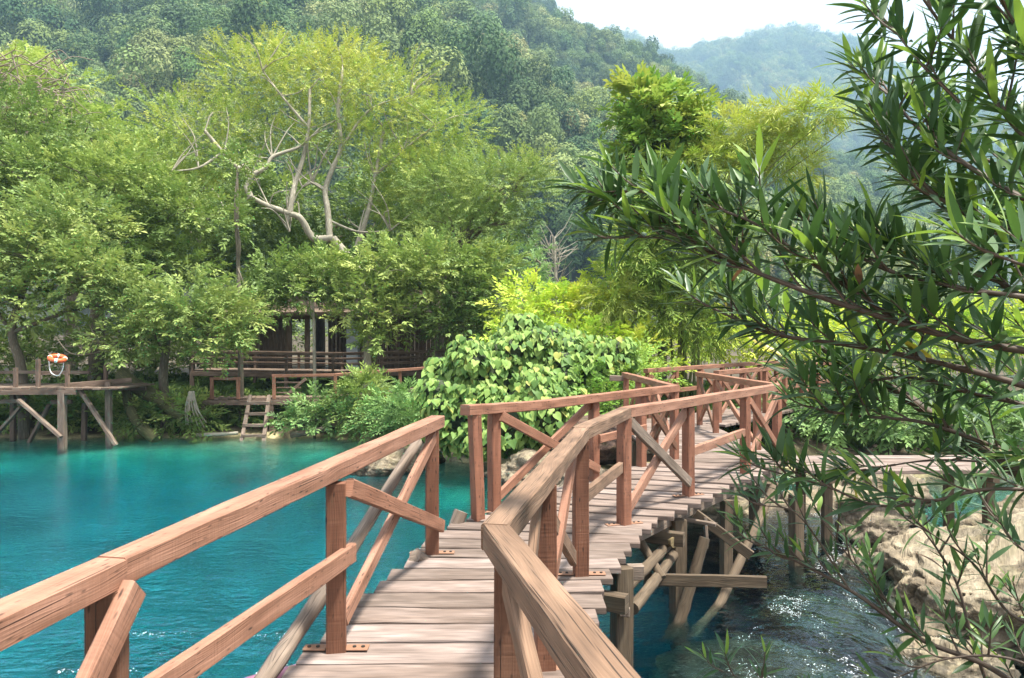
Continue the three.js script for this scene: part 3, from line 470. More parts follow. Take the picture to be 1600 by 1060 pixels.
forest('hillside_forest', 'dense mixed forest covering the steep hillside', flank, 15000, (q) => { const d = 50 + 270 * Math.pow(q(), 0.7), x = d * rr(-0.8, 0.62, q); const p = (x - 4) * 0.66 - (d - 242) * 0.75; return p > -14 && flankShape(x, d) > -6 ? [x * HS, d * HS] : null; }, 5.0, 10.0, 6200, 3);
forest('far_forest', 'dense forest covering the higher hill behind the nearer slope', farHill, 11000, (q) => { const d = 256 + 316 * Math.pow(q(), 0.8), x = d * rr(-0.02, 0.85, q); return [x * HS, d * HS]; }, 8.0, 14.5, 2200, 4);
PAL.leafy = PAL.cool.map((c) => [c[0] * 1.25, c[1] * 1.02, c[2] * 0.85]);

// ---------- trees and bushes on the far bank ----------
const gy = (x, d) => ground(x, d);
const foot = (px, d) => { const x = (px - CX) / F * d; return V(x, gy(x, d) - 0.15, -d); };
// pale-limbed spreading tree: limbs drawn from their bends
{
  const D = 23.5, f = foot(572, D), t = thing('pale_limbed_tree', 'tall spreading tree with bare pale limbs and thin yellow green crown', 'tree', f);
  const w = (px, py, dd = 0) => at(px, py, D + dd);
  part(t, 'trunk', limb([f, w(573, 560), w(575, 500), w(562, 430), w(520, 372)], 0.17, 0.13, { rad: 10, seg: 26 }), M.paleBark);
  const L = [[[520, 372, 0], [490, 372, 0], [468, 340, -0.2], [450, 333, -0.3], [420, 322, -0.4], [392, 308, -0.5]], [[392, 308, -0.5], [385, 292, -0.5], [392, 274, -0.5], [372, 262, -0.6], [350, 240, -0.7], [320, 205, -0.9]], [[392, 274, -0.5], [415, 262, -0.4], [425, 246, -0.3], [470, 228, 0], [500, 200, 0.4]], [[452, 334, -0.3], [458, 300, -0.2], [462, 285, 0], [475, 240, 0.2], [482, 200, 0.3], [484, 140, 0.6]], [[515, 372, 0], [512, 330, 0.1], [508, 298, 0.2], [520, 262, 0.3], [532, 232, 0.5], [528, 170, 0.7], [535, 110, 1]], [[555, 392, 0.2], [566, 360, 0.2], [578, 318, 0.4], [586, 275, 0.6], [600, 200, 0.9]], [[508, 298, 0.2], [488, 286, 0.1], [472, 292, 0]], [[450, 333, -0.3], [449, 352, -0.3], [452, 362, -0.3]], [[392, 308, -0.5], [350, 325, -0.8], [318, 350, -1.1], [312, 380, -1.2]], [[345, 240, -0.7], [310, 262, -1], [268, 268, -1.3]], [[586, 275, 0.6], [630, 235, 0.8], [680, 195, 1]], [[515, 345, 0.1], [560, 362, 0], [610, 360, -0.2]], [[482, 200, 0.3], [440, 150, 0.2], [410, 110, 0.2]], [[532, 232, 0.5], [580, 170, 0.8], [640, 150, 1]]];
  const rad = [0.17, 0.13, 0.1, 0.13, 0.14, 0.13, 0.09, 0.08, 0.05, 0.06, 0.07, 0.05, 0.06, 0.07].map((r) => r * 0.74);
  L.forEach((p, i) => part(t, 'limb', limb(p.map((a) => w(a[0], a[1], a[2])), rad[i], rad[i] * 0.5, { rad: 8, seg: p.length * 6, bump: 0.15 }), M.paleBark));
  const q = rng(5), tw = []; for (let k = 0; k < 90; k++) { const p = L[k % L.length], a = p[Math.floor(rr(1, p.length, q))], s = w(a[0], a[1], a[2]), e = s.clone().add(V(rr(-1.3, 1.3, q), rr(0.1, 1.7, q), rr(-0.8, 0.8, q))); tw.push(limb([s, s.clone().lerp(e, 0.5).add(V(rr(-0.2, 0.2, q), rr(-0.1, 0.3, q), 0)), e], 0.028, 0.008, { rad: 5, seg: 6 })); }
  part(t, 'twigs', mergeGeometries(tw), M.paleBark).userData.kind = 'stuff';
  crown(t, 'crown', [lobe(300, 215, 24, 105, 62, 0.05), lobe(405, 150, 25, 85, 75, 0.12), lobe(500, 125, 25, 95, 62, 0.3), lobe(600, 165, 25, 90, 68, 0.2), lobe(560, 225, 24.5, 85, 45, 0.05), lobe(690, 205, 24.5, 75, 58, 0.05), lobe(440, 230, 24.8, 70, 36, 0), lobe(540, 88, 25.5, 50, 26, 0.4), lobe(425, 90, 25.5, 60, 28, 0.35), lobe(250, 270, 23.8, 70, 45, 0), lobe(650, 275, 24, 60, 40, 0), lobe(330, 300, 24.6, 55, 40, 0), lobe(620, 330, 24.4, 50, 40, 0), lobe(700, 270, 24, 55, 45, 0.1)], { kind: 'fine', dens: 21, cols: PAL.yellow, seed: 2, shell: 0.9, jitter: 0.3 });
}
tree('leaning_tree', 'rounded dense green tree leaning out from the edge of the grove', foot(690, 23), [at(690, 500, 22.8), at(725, 390, 22.5)], 0.16, [lobe(775, 300, 22, 85, 52, 0.05), lobe(720, 355, 22, 80, 45, 0), lobe(820, 275, 22.3, 42, 32, 0.15), lobe(690, 300, 22.6, 60, 40, 0), lobe(790, 350, 22, 45, 35, -0.1)], { kind: 'fine', dens: 34, cols: PAL.mid, seed: 3 });
tree('shade_tree', 'tree with underside shade put into its leaf colours hanging low over the upper walkway beside the leafy mound', foot(720, 20.5), [at(722, 540, 20.4), at(715, 470, 20.3)], 0.14, [lobe(690, 430, 20.2, 75, 52, 0.1), lobe(745, 475, 20.2, 62, 58, -0.05), lobe(640, 445, 20.5, 55, 45, 0.1), lobe(710, 512, 20, 55, 30, -0.2), lobe(770, 420, 20.6, 45, 45, 0.1)], { kind: 'ovate', dens: 36, cols: PAL.mid, seed: 4 });  // lowest lobes toned darker: shade of the underside put into the leaf colours
tree('spotted_trunk_tree', 'small tree with a pale spotted trunk in front of the upper walkway', foot(572, 19.6), [at(574, 560, 19.6), at(574, 505, 19.6), at(570, 470, 19.6)], 0.12, [lobe(570, 470, 19.5, 48, 40, 0.2), lobe(610, 500, 19.5, 42, 36, 0.15), lobe(545, 500, 19.3, 25, 20, 0.45), lobe(600, 420, 19.7, 52, 40, 0.2), lobe(525, 435, 19.8, 45, 35, 0.1), lobe(580, 535, 19.3, 28, 18, 0.1)], { kind: 'ovate', dens: 30, cols: PAL.mid, seed: 5, bark: M.paleBark });
tree('slender_tree', 'slim straight ivy ringed trunk rising beside the ladder', foot(377, 18.6), [at(376, 560, 18.6), at(372, 420, 18.7), at(370, 280, 18.9)], 0.07, [lobe(371, 262, 19, 40, 22, 0), lobe(368, 350, 18.9, 14, 50, -0.1), lobe(395, 480, 18.5, 22, 26, 0)], { kind: 'ovate', dens: 22, cols: PAL.mid, seed: 6 });
tree('young_tree', 'thin pale young tree beside the bright gap in the pavilion wall', foot(492, 19.4), [at(491, 560, 19.4), at(490, 500, 19.4), at(488, 460, 19.5)], 0.05, [lobe(478, 462, 19.6, 45, 30, -0.1), lobe(440, 445, 19.8, 45, 40, -0.15), lobe(410, 470, 20, 45, 34, -0.1), lobe(500, 430, 20, 50, 34, 0)], { kind: 'ovate', dens: 30, cols: PAL.mid, seed: 7, bark: M.paleBark });
tree('jetty_tree', 'leafy tree with pale leaning trunk spreading over the old jetty', foot(38, 17.6), [at(32, 570, 17.6), at(18, 520, 17.6), at(40, 440, 17.8)], 0.13, [lobe(40, 400, 17.6, 85, 48, 0.15), lobe(130, 440, 17.4, 80, 52, 0.1), lobe(30, 480, 17.2, 60, 40, 0.15), lobe(195, 475, 17.6, 50, 40, 0), lobe(-60, 430, 17.8, 90, 80, 0), lobe(95, 350, 18.2, 90, 42, 0.05)], { kind: 'ovate', dens: 36, cols: PAL.leafy, seed: 8 });
tree('bank_tree', 'bushy light green tree overhanging the water between jetty and ladder', foot(262, 18.2), [at(255, 590, 17.9), at(262, 520, 17.8)], 0.14, [lobe(310, 490, 17.3, 72, 48, 0.1), lobe(235, 510, 17.2, 60, 48, 0.05), lobe(332, 540, 17, 42, 34, 0.1), lobe(205, 540, 17, 42, 26, 0.15), lobe(360, 500, 17.5, 38, 34, 0.15)], { kind: 'ovate', dens: 36, cols: PAL.leafy, seed: 9 });
tree('broad_tree', 'broad mid green tree filling the bank above the jetty', foot(150, 22), [at(152, 480, 22), at(150, 380, 22)], 0.24, [lobe(60, 290, 21.5, 110, 62, 0), lobe(180, 300, 21.5, 100, 60, 0.05), lobe(280, 345, 21.5, 80, 58, 0), lobe(150, 390, 21, 110, 55, -0.05), lobe(-60, 330, 22, 110, 90, 0), lobe(240, 420, 21, 80, 45, -0.05), lobe(20, 215, 23, 95, 60, -0.1)], { kind: 'ovate', dens: 33, cols: PAL.mid, seed: 10, size: 1.1 });
tree('tall_back_tree', 'taller tree with pale green top rising behind the broad tree', foot(110, 29), [at(110, 400, 29), at(100, 250, 29)], 0.26, [lobe(40, 150, 28, 95, 48, 0.2), lobe(130, 215, 28, 85, 50, 0.1), lobe(-40, 180, 28, 80, 60, 0.1), lobe(210, 260, 28, 70, 50, 0.1), lobe(25, 105, 29, 55, 22, 0.45)], { kind: 'ovate', dens: 24, cols: PAL.mid.map((c) => c.map((v) => v * 1.15)), seed: 11, size: 1.35 });
tree('inner_tree', 'dark tree standing behind the slim trunk inside the grove', foot(330, 27), [at(330, 450, 27), at(335, 380, 27)], 0.2, [lobe(330, 330, 26.5, 90, 70, -0.1), lobe(400, 400, 26.5, 80, 70, -0.15), lobe(310, 430, 26, 70, 60, -0.15)], { kind: 'ovate', dens: 22, cols: PAL.mid, seed: 12, size: 1.3 });
tree('grove_tree', 'dark tree at the heart of the grove behind the pale limbs', foot(500, 28), [at(500, 450, 28), at(500, 380, 28)], 0.2, [lobe(480, 410, 27.5, 95, 60, -0.1), lobe(590, 370, 27.5, 95, 75, -0.1), lobe(680, 400, 27.5, 90, 80, -0.1), lobe(540, 450, 27, 90, 45, -0.2), lobe(440, 330, 28.5, 90, 60, 0.05), lobe(640, 300, 29, 95, 60, 0)], { kind: 'ovate', dens: 20, cols: PAL.mid, seed: 13, size: 1.35 });
tree('gap_tree', 'bluish green tree in the gap between the grove and the bamboo', foot(790, 36), [at(790, 440, 36), at(785, 400, 36)], 0.2, [lobe(790, 420, 35, 60, 50, 0), lobe(730, 390, 36, 60, 60, 0)], { kind: 'ovate', dens: 14, cols: PAL.cool, seed: 14, size: 1.7 });
for (const [px, d, label, lobes] of [[40, 22, 'leafy undergrowth crowding behind the jetty rail', [[-20, 560, 60, 45], [60, 555, 60, 48], [140, 560, 60, 45]]], [230, 22.5, 'leafy undergrowth behind the leaning mossy log', [[215, 560, 55, 45], [300, 560, 60, 42]]], [370, 23, 'leafy undergrowth left of the slatted pavilion wall', [[350, 530, 40, 45]]], [700, 24, 'dark thicket at the end of the upper walkway', [[730, 540, 50, 45], [790, 520, 50, 50]]]]) tree('undergrowth', label, foot(px, d), [foot(px, d).add(V(0.1, 0.8, 0))], 0.06, lobes.map((l) => lobe(l[0], l[1], d, l[2], l[3])), { kind: 'ovate', dens: 26, cols: PAL.mid, seed: px, size: 1.1, category: 'bush' });
{ // dry vine tangle high on the left
  const c = at(30, 160, 25.2), t = thing('dry_vine_tangle', 'pinkish brown tangle of leafless vines over the treetops', 'vines', c.clone().add(V(0, -1, 0))), q = rng(77), g = [];
  for (let k = 0; k < 260; k++) { const a = V(c.x + rr(-2.2, 2.0, q), c.y + rr(-1.0, 1.0, q), c.z + 0.8 + rr(-0.5, 1.0, q)), b = a.clone().add(V(rr(-1.2, 1.2, q), rr(-0.7, 0.5, q), rr(-0.4, 0.4, q))); g.push(limb([a, a.clone().lerp(b, 0.5).add(V(rr(-0.3, 0.3, q), rr(0, 0.4, q), rr(-0.2, 0.2, q))), b], 0.022, 0.009, { rad: 4, seg: 8 })); }
  part(t, 'vines', mergeGeometries(g), M.dryTwig).userData.kind = 'stuff';
}
{ // dry branches over the lifebuoy
  const c = at(140, 530, 16.9), t = thing('dead_branch', 'leafless twiggy branch hanging above the orange lifebuoy', 'branch', c), q = rng(78), g = [], main = [at(205, 520, 17.3), at(160, 548, 16.9), at(112, 553, 16.6), at(85, 525, 16.6)];
  g.push(limb(main, 0.022, 0.01, { rad: 5 })); for (let k = 0; k < 34; k++) { const a = main[Math.floor(q() * 3)].clone().lerp(main[1], q()), b = a.clone().add(V(rr(-0.7, 0.7, q), rr(-0.05, 0.6, q), rr(-0.3, 0.3, q))); g.push(limb([a, a.clone().lerp(b, 0.5).add(V(0, rr(0, 0.15, q), 0)), b], 0.009, 0.004, { rad: 4, seg: 6 })); }
  part(t, 'twigs', mergeGeometries(g), M.dryTwig).userData.kind = 'stuff';
}
{ // bare tree and ivy column in the gap
  const f = foot(868, 38), t = thing('bare_tree', 'leafless pale tree in the gap below the hillside', 'tree', f), q = rng(79), g = [limb([f, at(868, 440, 38), at(866, 370, 38)], 0.12, 0.05)];
  for (let k = 0; k < 46; k++) { const a = at(866 + rr(-8, 8, q), rr(375, 455, q), 38), b = a.clone().add(V(rr(-1.3, 1.5, q), rr(0.3, 1.9, q), rr(-1, 1, q))); g.push(limb([a, a.clone().lerp(b, 0.5).add(V(0, rr(-0.2, 0.3, q), 0)), b], 0.024, 0.008, { rad: 4, seg: 6 })); }
  part(t, 'trunk', mergeGeometries(g), M.paleBark);
}
tree('ivy_column', 'narrow trunk wrapped in ivy in front of the leafless tree', foot(837, 30), [at(837, 470, 30), at(836, 405, 30)], 0.12, [lobe(837, 425, 30, 13, 24, 0), lobe(838, 460, 30, 14, 26, 0), lobe(840, 500, 30, 18, 26, 0)], { kind: 'ovate', dens: 34, cols: PAL.cool, seed: 16, category: 'tree' });
// bushes: [label, name, px, foot distance, lobes, kind, palette]
function bush(name, label, px, d, lobes, o) { return tree(name, label, foot(px, d), [foot(px, d).add(V(0.05, 0.5, 0))], o.stem || 0.04, lobes, { category: 'bush', kind: 'ovate', dens: 40, ...o }); }
bush('riverside_bush', 'light green feathery bush at the water beside the pale boulder', 625, 16.9, [lobe(625, 640, 16.6, 42, 30, 0.2), lobe(600, 662, 16.4, 35, 20, 0.1), lobe(650, 665, 16.2, 34, 26, 0.1)], { cols: PAL.cool.map((c) => c.map((v) => v * 1.15)), seed: 21, kind: 'drop', size: 0.8 });
bush('riverside_bush', 'dark fern like bush below the spotted trunk', 572, 18, [lobe(575, 612, 17.8, 38, 26, -0.1), lobe(560, 640, 17.4, 36, 26, -0.1)], { cols: PAL.mid, seed: 22, kind: 'drop', size: 0.8 });
bush('riverside_bush', 'broad leaved bush below the lower walkway rail', 490, 17.6, [lobe(495, 640, 17.5, 34, 14, 0.1), lobe(520, 655, 17.3, 40, 16, 0.05), lobe(462, 658, 17.4, 26, 13, 0)], { cols: PAL.cool, seed: 23 });
bush('riverside_bush', 'dark leafy bush behind the ladder', 365, 18.8, [lobe(350, 648, 18.7, 28, 18, 0), lobe(395, 652, 18.8, 32, 18, 0)], { cols: PAL.mid, seed: 24 });
bush('riverside_bush', 'low leafy plants under the leaning mossy log', 250, 18, [lobe(230, 650, 17.9, 60, 25), lobe(290, 655, 17.6, 36, 22)], { cols: PAL.mid, seed: 25, kind: 'drop' });
bush('riverside_bush', 'low leafy plants behind the jetty legs', 80, 18.4, [lobe(60, 645, 18.3, 80, 28), lobe(150, 650, 18.3, 60, 25)], { cols: PAL.mid, seed: 26 });
bush('bright_thicket', 'sunlit yellow green thicket behind the leafy mound', 880, 17.5, [lobe(850, 490, 17.5, 70, 45, 0.1), lobe(920, 500, 17.5, 70, 50, 0.3), lobe(900, 555, 16.5, 80, 45, 0.1), lobe(960, 470, 18, 55, 50, 0.3), lobe(820, 545, 16, 55, 40, 0), lobe(985, 560, 16.5, 60, 40, 0.2)], { cols: PAL.bright, seed: 27, dens: 34 });
bush('bright_thicket', 'sunlit yellow green thicket behind the fourth bridge stretch', 1140, 21, [lobe(1120, 530, 21, 70, 40, 0.2), lobe(1200, 545, 21, 70, 42, 0.3), lobe(1290, 545, 21.5, 80, 45, 0.2), lobe(1060, 545, 20, 50, 35, 0.1), lobe(1380, 540, 22, 80, 50, 0.1), lobe(1480, 535, 23, 90, 60, 0.1), lobe(1590, 530, 23, 90, 60, 0.1)], { cols: PAL.bright, seed: 28, dens: 28, size: 1.15 });
bush('bright_thicket', 'small sunlit thicket seen through the gap in the pavilion wall', 466, 31, [lobe(466, 530, 31, 34, 30)], { cols: PAL.mid, seed: 35, dens: 22, size: 1.4 });
bush('fern_bush', 'fine leaved green bush right behind the second railing', 960, 14.6, [lobe(935, 600, 14.2, 62, 36, 0.05), lobe(990, 590, 14.6, 50, 34, 0.1), lobe(900, 640, 13.6, 45, 30, 0), lobe(960, 640, 13.4, 36, 25, 0)], { cols: PAL.bright.map((c) => [c[0] * 0.6, c[1] * 0.75, c[2]]), seed: 29, kind: 'fine', dens: 44 });
bush('channel_bush', 'low green plants on the bank beyond the side platform', 1350, 15, [lobe(1330, 650, 14.6, 60, 26, 0), lobe(1440, 660, 14.4, 70, 30, 0.1), lobe(1560, 655, 14.4, 80, 34, 0.1), lobe(1230, 655, 14.8, 40, 20, 0)], { cols: PAL.cool, seed: 30 });
// the mound of heart-shaped leaves
{
  const f = V(-0.2, 0.1, -14.6), t = thing('leafy_mound', 'rounded mound of creeper with large heart shaped light green leaves at the water', 'bush', f), q = rng(201);
  const sh = []; for (let i = 0; i < 12; i++) { const a = i / 12 * 2 * Math.PI; const r = 0.5 * (1 - 0.32 * Math.cos(a)) ; sh.push([0.5 - Math.cos(a) * r * (i === 6 ? 1.45 : i === 0 ? 0.55 : 1.02), Math.sin(a) * r]); }
  const P = [0.45, 0.0, 0], I = []; sh.forEach(([x, z]) => P.push(x, Math.abs(z) * 0.34 - x * x * 0.2, z)); for (let i = 0; i < 12; i++) I.push(0, 1 + (i + 1) % 12, 1 + i);
  const g = new THREE.BufferGeometry(); g.setAttribute('position', new THREE.Float32BufferAttribute(P, 3)); g.setIndex(I); g.computeVertexNormals();
  const lobes = [lobe(765, 600, 13.9, 70, 58, 0), lobe(835, 575, 14.2, 62, 50, 0.05), lobe(730, 645, 13.5, 55, 58, 0), lobe(800, 655, 13.3, 70, 52, -0.05), lobe(860, 640, 13.4, 55, 50, 0), lobe(890, 590, 14, 52, 45, 0.1), lobe(715, 600, 14.2, 34, 36), lobe(850, 535, 14.9, 60, 30), lobe(925, 575, 14.4, 45, 40), lobe(690, 665, 13.6, 26, 32)];
  { const big = lobes.slice(); for (let k = 0; k < 34; k++) { const [c, rx, ry, rz] = big[k % big.length], d = V(rr(-1, 1, q), rr(-0.3, 1, q), rr(0, 0.8, q)).normalize(), s = rr(0.2, 0.38, q); lobes.push([V(c.x + d.x * rx * 1.1, c.y + d.y * ry * 1.1, c.z + d.z * rz), s, s * rr(0.6, 1.3, q), s]); } }
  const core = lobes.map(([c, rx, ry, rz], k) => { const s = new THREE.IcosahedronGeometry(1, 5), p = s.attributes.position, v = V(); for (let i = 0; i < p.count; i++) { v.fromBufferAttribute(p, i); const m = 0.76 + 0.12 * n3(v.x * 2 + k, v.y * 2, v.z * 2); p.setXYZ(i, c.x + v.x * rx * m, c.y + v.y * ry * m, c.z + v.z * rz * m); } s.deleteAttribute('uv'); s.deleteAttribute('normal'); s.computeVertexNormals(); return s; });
  part(t, 'dark_core', mergeGeometries(core), std('coreMass', lin(0.035, 0.05, 0.02)));  // solid dark lumps filling each lobe behind the leaves
  const items = [];
  for (const [c, rx, ry, rz] of lobes) { const n = Math.round(2100 * (rx * ry + rx * rz + ry * rz) / 3); for (let i = 0; i < n; i++) { const d = V(q() * 2 - 1, q() * 2 - 1, q() * 2 - 1).normalize(); if (d.z < -0.5) continue; const r = rr(0.84, 1.1, q) * (1 + 0.26 * n3(d.x * 3 + c.x, d.y * 3, d.z * 3)); items.push([V(c.x + d.x * rx * r, c.y + d.y * ry * r, c.z + d.z * rz * r), d, rr(0.055, 0.15, q), q()]); } }
  const mats = [0, 1, 2, 3, 4].map((k) => leafMat('heart' + k, lin(...[[0.10, 0.20, 0.04], [0.17, 0.30, 0.06], [0.26, 0.40, 0.09], [0.30, 0.42, 0.10], [0.42, 0.43, 0.10]][k]), 0.35, { roughness: 0.9, clearcoat: 0.25, clearcoatRoughness: 0.45 }));
  const mat = (it) => { const [p, d, s] = it, h = (it[3] * 97) % 1, k = (it[3] * 331) % 1, tip = V(d.x * 0.7 + 1.5 * (it[3] - 0.5), -0.7 + 0.7 * (h - 0.5), d.z * 0.7 + 1.2 * (k - 0.3)).normalize(), nn = V(d.x + 0.9 * (k - 0.5), d.y + 0.9, d.z + 0.9 * (h - 0.4)).normalize(), z = V().crossVectors(tip, nn).normalize(), y = V().crossVectors(z, tip); bas.makeBasis(tip, y, z); qq.setFromRotationMatrix(bas); return m4.compose(p.clone().sub(f), qq, V(s, s, s)).clone(); };
  items.sort((a, b) => b[2] * b[1].z - a[2] * a[1].z);
  items.forEach((it, i) => { if (i < 300) { const m = new THREE.Mesh(g, mats[i % 29 === 5 ? 4 : i % 4]); m.name = 'leaf'; m.applyMatrix4(mat(it)); t.add(m); } });
  [0, 1, 2, 3, 4].forEach((k) => { const own = items.filter((_, i) => i >= 300 && (i % 23 === 5 ? 4 : i % 4) === k), im = new THREE.InstancedMesh(g, mats[k], own.length); own.forEach((it, i) => im.setMatrixAt(i, mat(it))); im.name = 'foliage'; im.userData.kind = 'stuff'; t.add(im); });
}
// bamboo clump and the creeper covered column
{
  const f = foot(1075, 17), t = thing('bamboo_clump', 'arching yellow green bamboo clump behind the third bridge stretch', 'bamboo', f), q = rng(301), g = [];
  const tips = [[1000, 300, 17], [1060, 240, 17.3], [1110, 220, 17], [1160, 205, 16.8], [1230, 165, 16.5], [1310, 165, 16], [1330, 195, 15.8], [1180, 260, 16.6], [1020, 380, 17], [970, 420, 17], [1130, 330, 16.8]];
  for (const [px, py, d] of tips) { const a = f.clone().add(V(rr(-0.35, 0.35, q), 0, rr(-0.3, 0.3, q))), e = at(px, py, d), m = a.clone().lerp(e, 0.5).add(V((e.x - a.x) * -0.25, 0.9, 0)); part(t, 'culm', limb([a, m, e], 0.035, 0.008, { rad: 7, seg: 26, nodes: 0.35, bump: 0 }), M.bambooGreen); }
  crown(t, 'foliage', [lobe(1140, 235, 17, 62, 42, 0.2), lobe(1100, 270, 17, 60, 42, 0), lobe(1190, 215, 16.8, 45, 36, 0.1), lobe(1250, 185, 16.4, 52, 24, 0.1), lobe(1300, 172, 16, 42, 18, 0.15), lobe(1220, 240, 16.6, 40, 40, 0), lobe(1255, 275, 16.4, 22, 30, 0)], { kind: 'bamboo', dens: 34, cols: PAL.bamboo, seed: 31, shell: 1, size: 0.8, up: 0.1 });
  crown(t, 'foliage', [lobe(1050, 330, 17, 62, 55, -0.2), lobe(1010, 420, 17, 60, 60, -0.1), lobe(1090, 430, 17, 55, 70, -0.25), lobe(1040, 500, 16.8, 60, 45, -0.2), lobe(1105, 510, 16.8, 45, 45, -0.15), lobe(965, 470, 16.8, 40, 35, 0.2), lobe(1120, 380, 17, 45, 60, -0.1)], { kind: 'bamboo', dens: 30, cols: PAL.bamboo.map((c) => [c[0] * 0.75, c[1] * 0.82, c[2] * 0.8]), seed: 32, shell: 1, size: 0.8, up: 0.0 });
}
tree('creeper_column', 'tall column of broad leaved creeper beside the bamboo', foot(1035, 17.8), [at(1035, 400, 17.8), at(1030, 220, 17.8)], 0.12, [lobe(1020, 185, 17.6, 52, 46, 0.05), lobe(1045, 235, 17.6, 52, 50, -0.05), lobe(1000, 240, 17.6, 36, 45, -0.05), lobe(1080, 200, 17.7, 34, 34, 0.15), lobe(1015, 150, 17.6, 40, 20, 0.3), lobe(1035, 300, 17.5, 46, 45, -0.05), lobe(1020, 365, 17.5, 42, 45, 0), lobe(1040, 430, 17.5, 46, 45, 0)], { kind: 'broad', dens: 40, cols: PAL.bright.map((c) => [c[0] * 0.68, c[1] * 0.72, c[2] * 1.1]), seed: 33, ragged: 0.25 });
{ // grass along the water
  const blade = new THREE.BufferGeometry(); const P = [], I = [], q = rng(401); for (let k = 0; k < 9; k++) { const a = q() * 6.28, l = rr(0.12, 0.3, q), b = P.length / 3, w = 0.008; const dx = Math.cos(a), dz = Math.sin(a); P.push(-dz * w, 0, dx * w, dz * w, 0, -dx * w, dx * l * 0.35, l * 0.7, dz * l * 0.35, dx * l * 0.8, l * 0.75, dz * l * 0.8); I.push(b, b + 1, b + 2, b, b + 2, b + 3); }
  blade.setAttribute('position', new THREE.Float32BufferAttribute(P, 3)); blade.setIndex(I); blade.computeVertexNormals();
  const spots = []; for (let k = 0; k < 40000 && spots.length < 7000; k++) { const x = rr(-14, 12, q), s = rr(0.1, 6, q), d = pl(SHORE, x) + s, y = ground(x, d); if (y < 0.12 || n3(x * 0.6, d * 0.6, 9) < -0.25) continue; spots.push([x, y, d]); }
  const im = new THREE.InstancedMesh(blade, M.leaf, spots.length), c = new THREE.Color(); spots.forEach(([x, y, d], i) => { const s = rr(0.7, 1.6, q); im.setMatrixAt(i, m4.compose(V(x, y - 0.02, -d), qq.setFromAxisAngle(V(0, 1, 0), q() * 6), V(s, s, s))); const k = rr(0.6, 1.3, q); im.setColorAt(i, c.setRGB(0.09 * k, 0.16 * k, 0.03 * k)); });
  im.name = 'bank_grass'; im.userData.kind = 'stuff'; meta(im, 'tufts of grass along the river bank', 'grass'); scene.add(im);
}

// ---------- jetty, walkways, pavilion ----------
const bm = (t, name, a, b, w, h, m = M.dockWood, o = {}) => part(t, name, beam(a, b, w, h, { seg: 3, jit: 0.004, ...o }), m);
const dn = (p, y) => V(p.x, y, p.z);
{
  const t = thing('old_jetty', 'weathered timber jetty on crossed legs under the leafy tree', 'jetty', V(-10, 0, -16));
  const D = 16;
  // deck boards between two beams
  for (let k = 0; k < 24; k++) { const x = -12.9 + k * 0.19; bm(t, 'deck_board', V(x, 1.27 + 0.006 * (k % 3), -15.95), V(x, 1.27 + 0.006 * ((k + 1) % 3), -17.6), 0.17, 0.04, k % 3 ? M.dockWood : M.weathered); }
  bm(t, 'beam', V(-13, 1.19, -15.98), V(-9.35, 1.2, -15.98), 0.09, 0.11); bm(t, 'beam', V(-13, 1.19, -17.5), V(-8.6, 1.19, -17.5), 0.09, 0.11, M.dockWood); bm(t, 'beam', at(100, 603, 16.2), at(205, 594, 16.9), 0.08, 0.1);
  bm(t, 'beam', at(0, 628, 16.4), at(40, 626, 16.4), 0.07, 0.09, M.weathered); bm(t, 'beam', at(80, 629, 16.6), at(112, 628, 16.6), 0.07, 0.09);
  const up = { up: V(0, 0, 1) };
  const lg = (a, b, w = 0.11, m = M.weathered) => bm(t, 'leg', a, b, w, w, m, up);
  lg(at(97, 614, D), V(at(97, 614, D).x, -1.2, -D), 0.14); lg(at(169, 597, 16.5), V(at(171, 0, 16.5).x, -1, -16.5)); lg(at(132, 630, 17.3), V(at(130, 0, 17.3).x, -0.8, -17.3), 0.1, M.dockWood); lg(at(20, 612, 17.3), V(at(20, 0, 17.3).x, -0.8, -17.3), 0.1, M.dockWood);
  const br = (a, b) => bm(t, 'brace', a, b, 0.06, 0.11, M.weathered, { up: V(0, 0, 1) });
  br(at(28, 625, 15.9), at(95, 683, 15.9)); br(at(122, 606, 16.1), at(181, 696, 16.1)); br(at(77, 632, 16.9), at(45, 692, 16.9)); br(at(32, 636, 16.4), at(-10, 684, 16.4));
  for (const [px, y0, d] of [[24, 575, 16.1], [59, 561, 16.1], [105, 570, 16.2], [165, 570, 17.2]]) bm(t, 'railing_post', at(px, 608, d), at(px, y0, d), 0.075, 0.075, M.dockWood, up);
  bm(t, 'handrail', at(-10, 582, 17.4), at(140, 582, 17.4), 0.06, 0.07, M.weathered); bm(t, 'handrail', at(55, 584, 16.2), at(108, 582, 16.2), 0.06, 0.08);
}
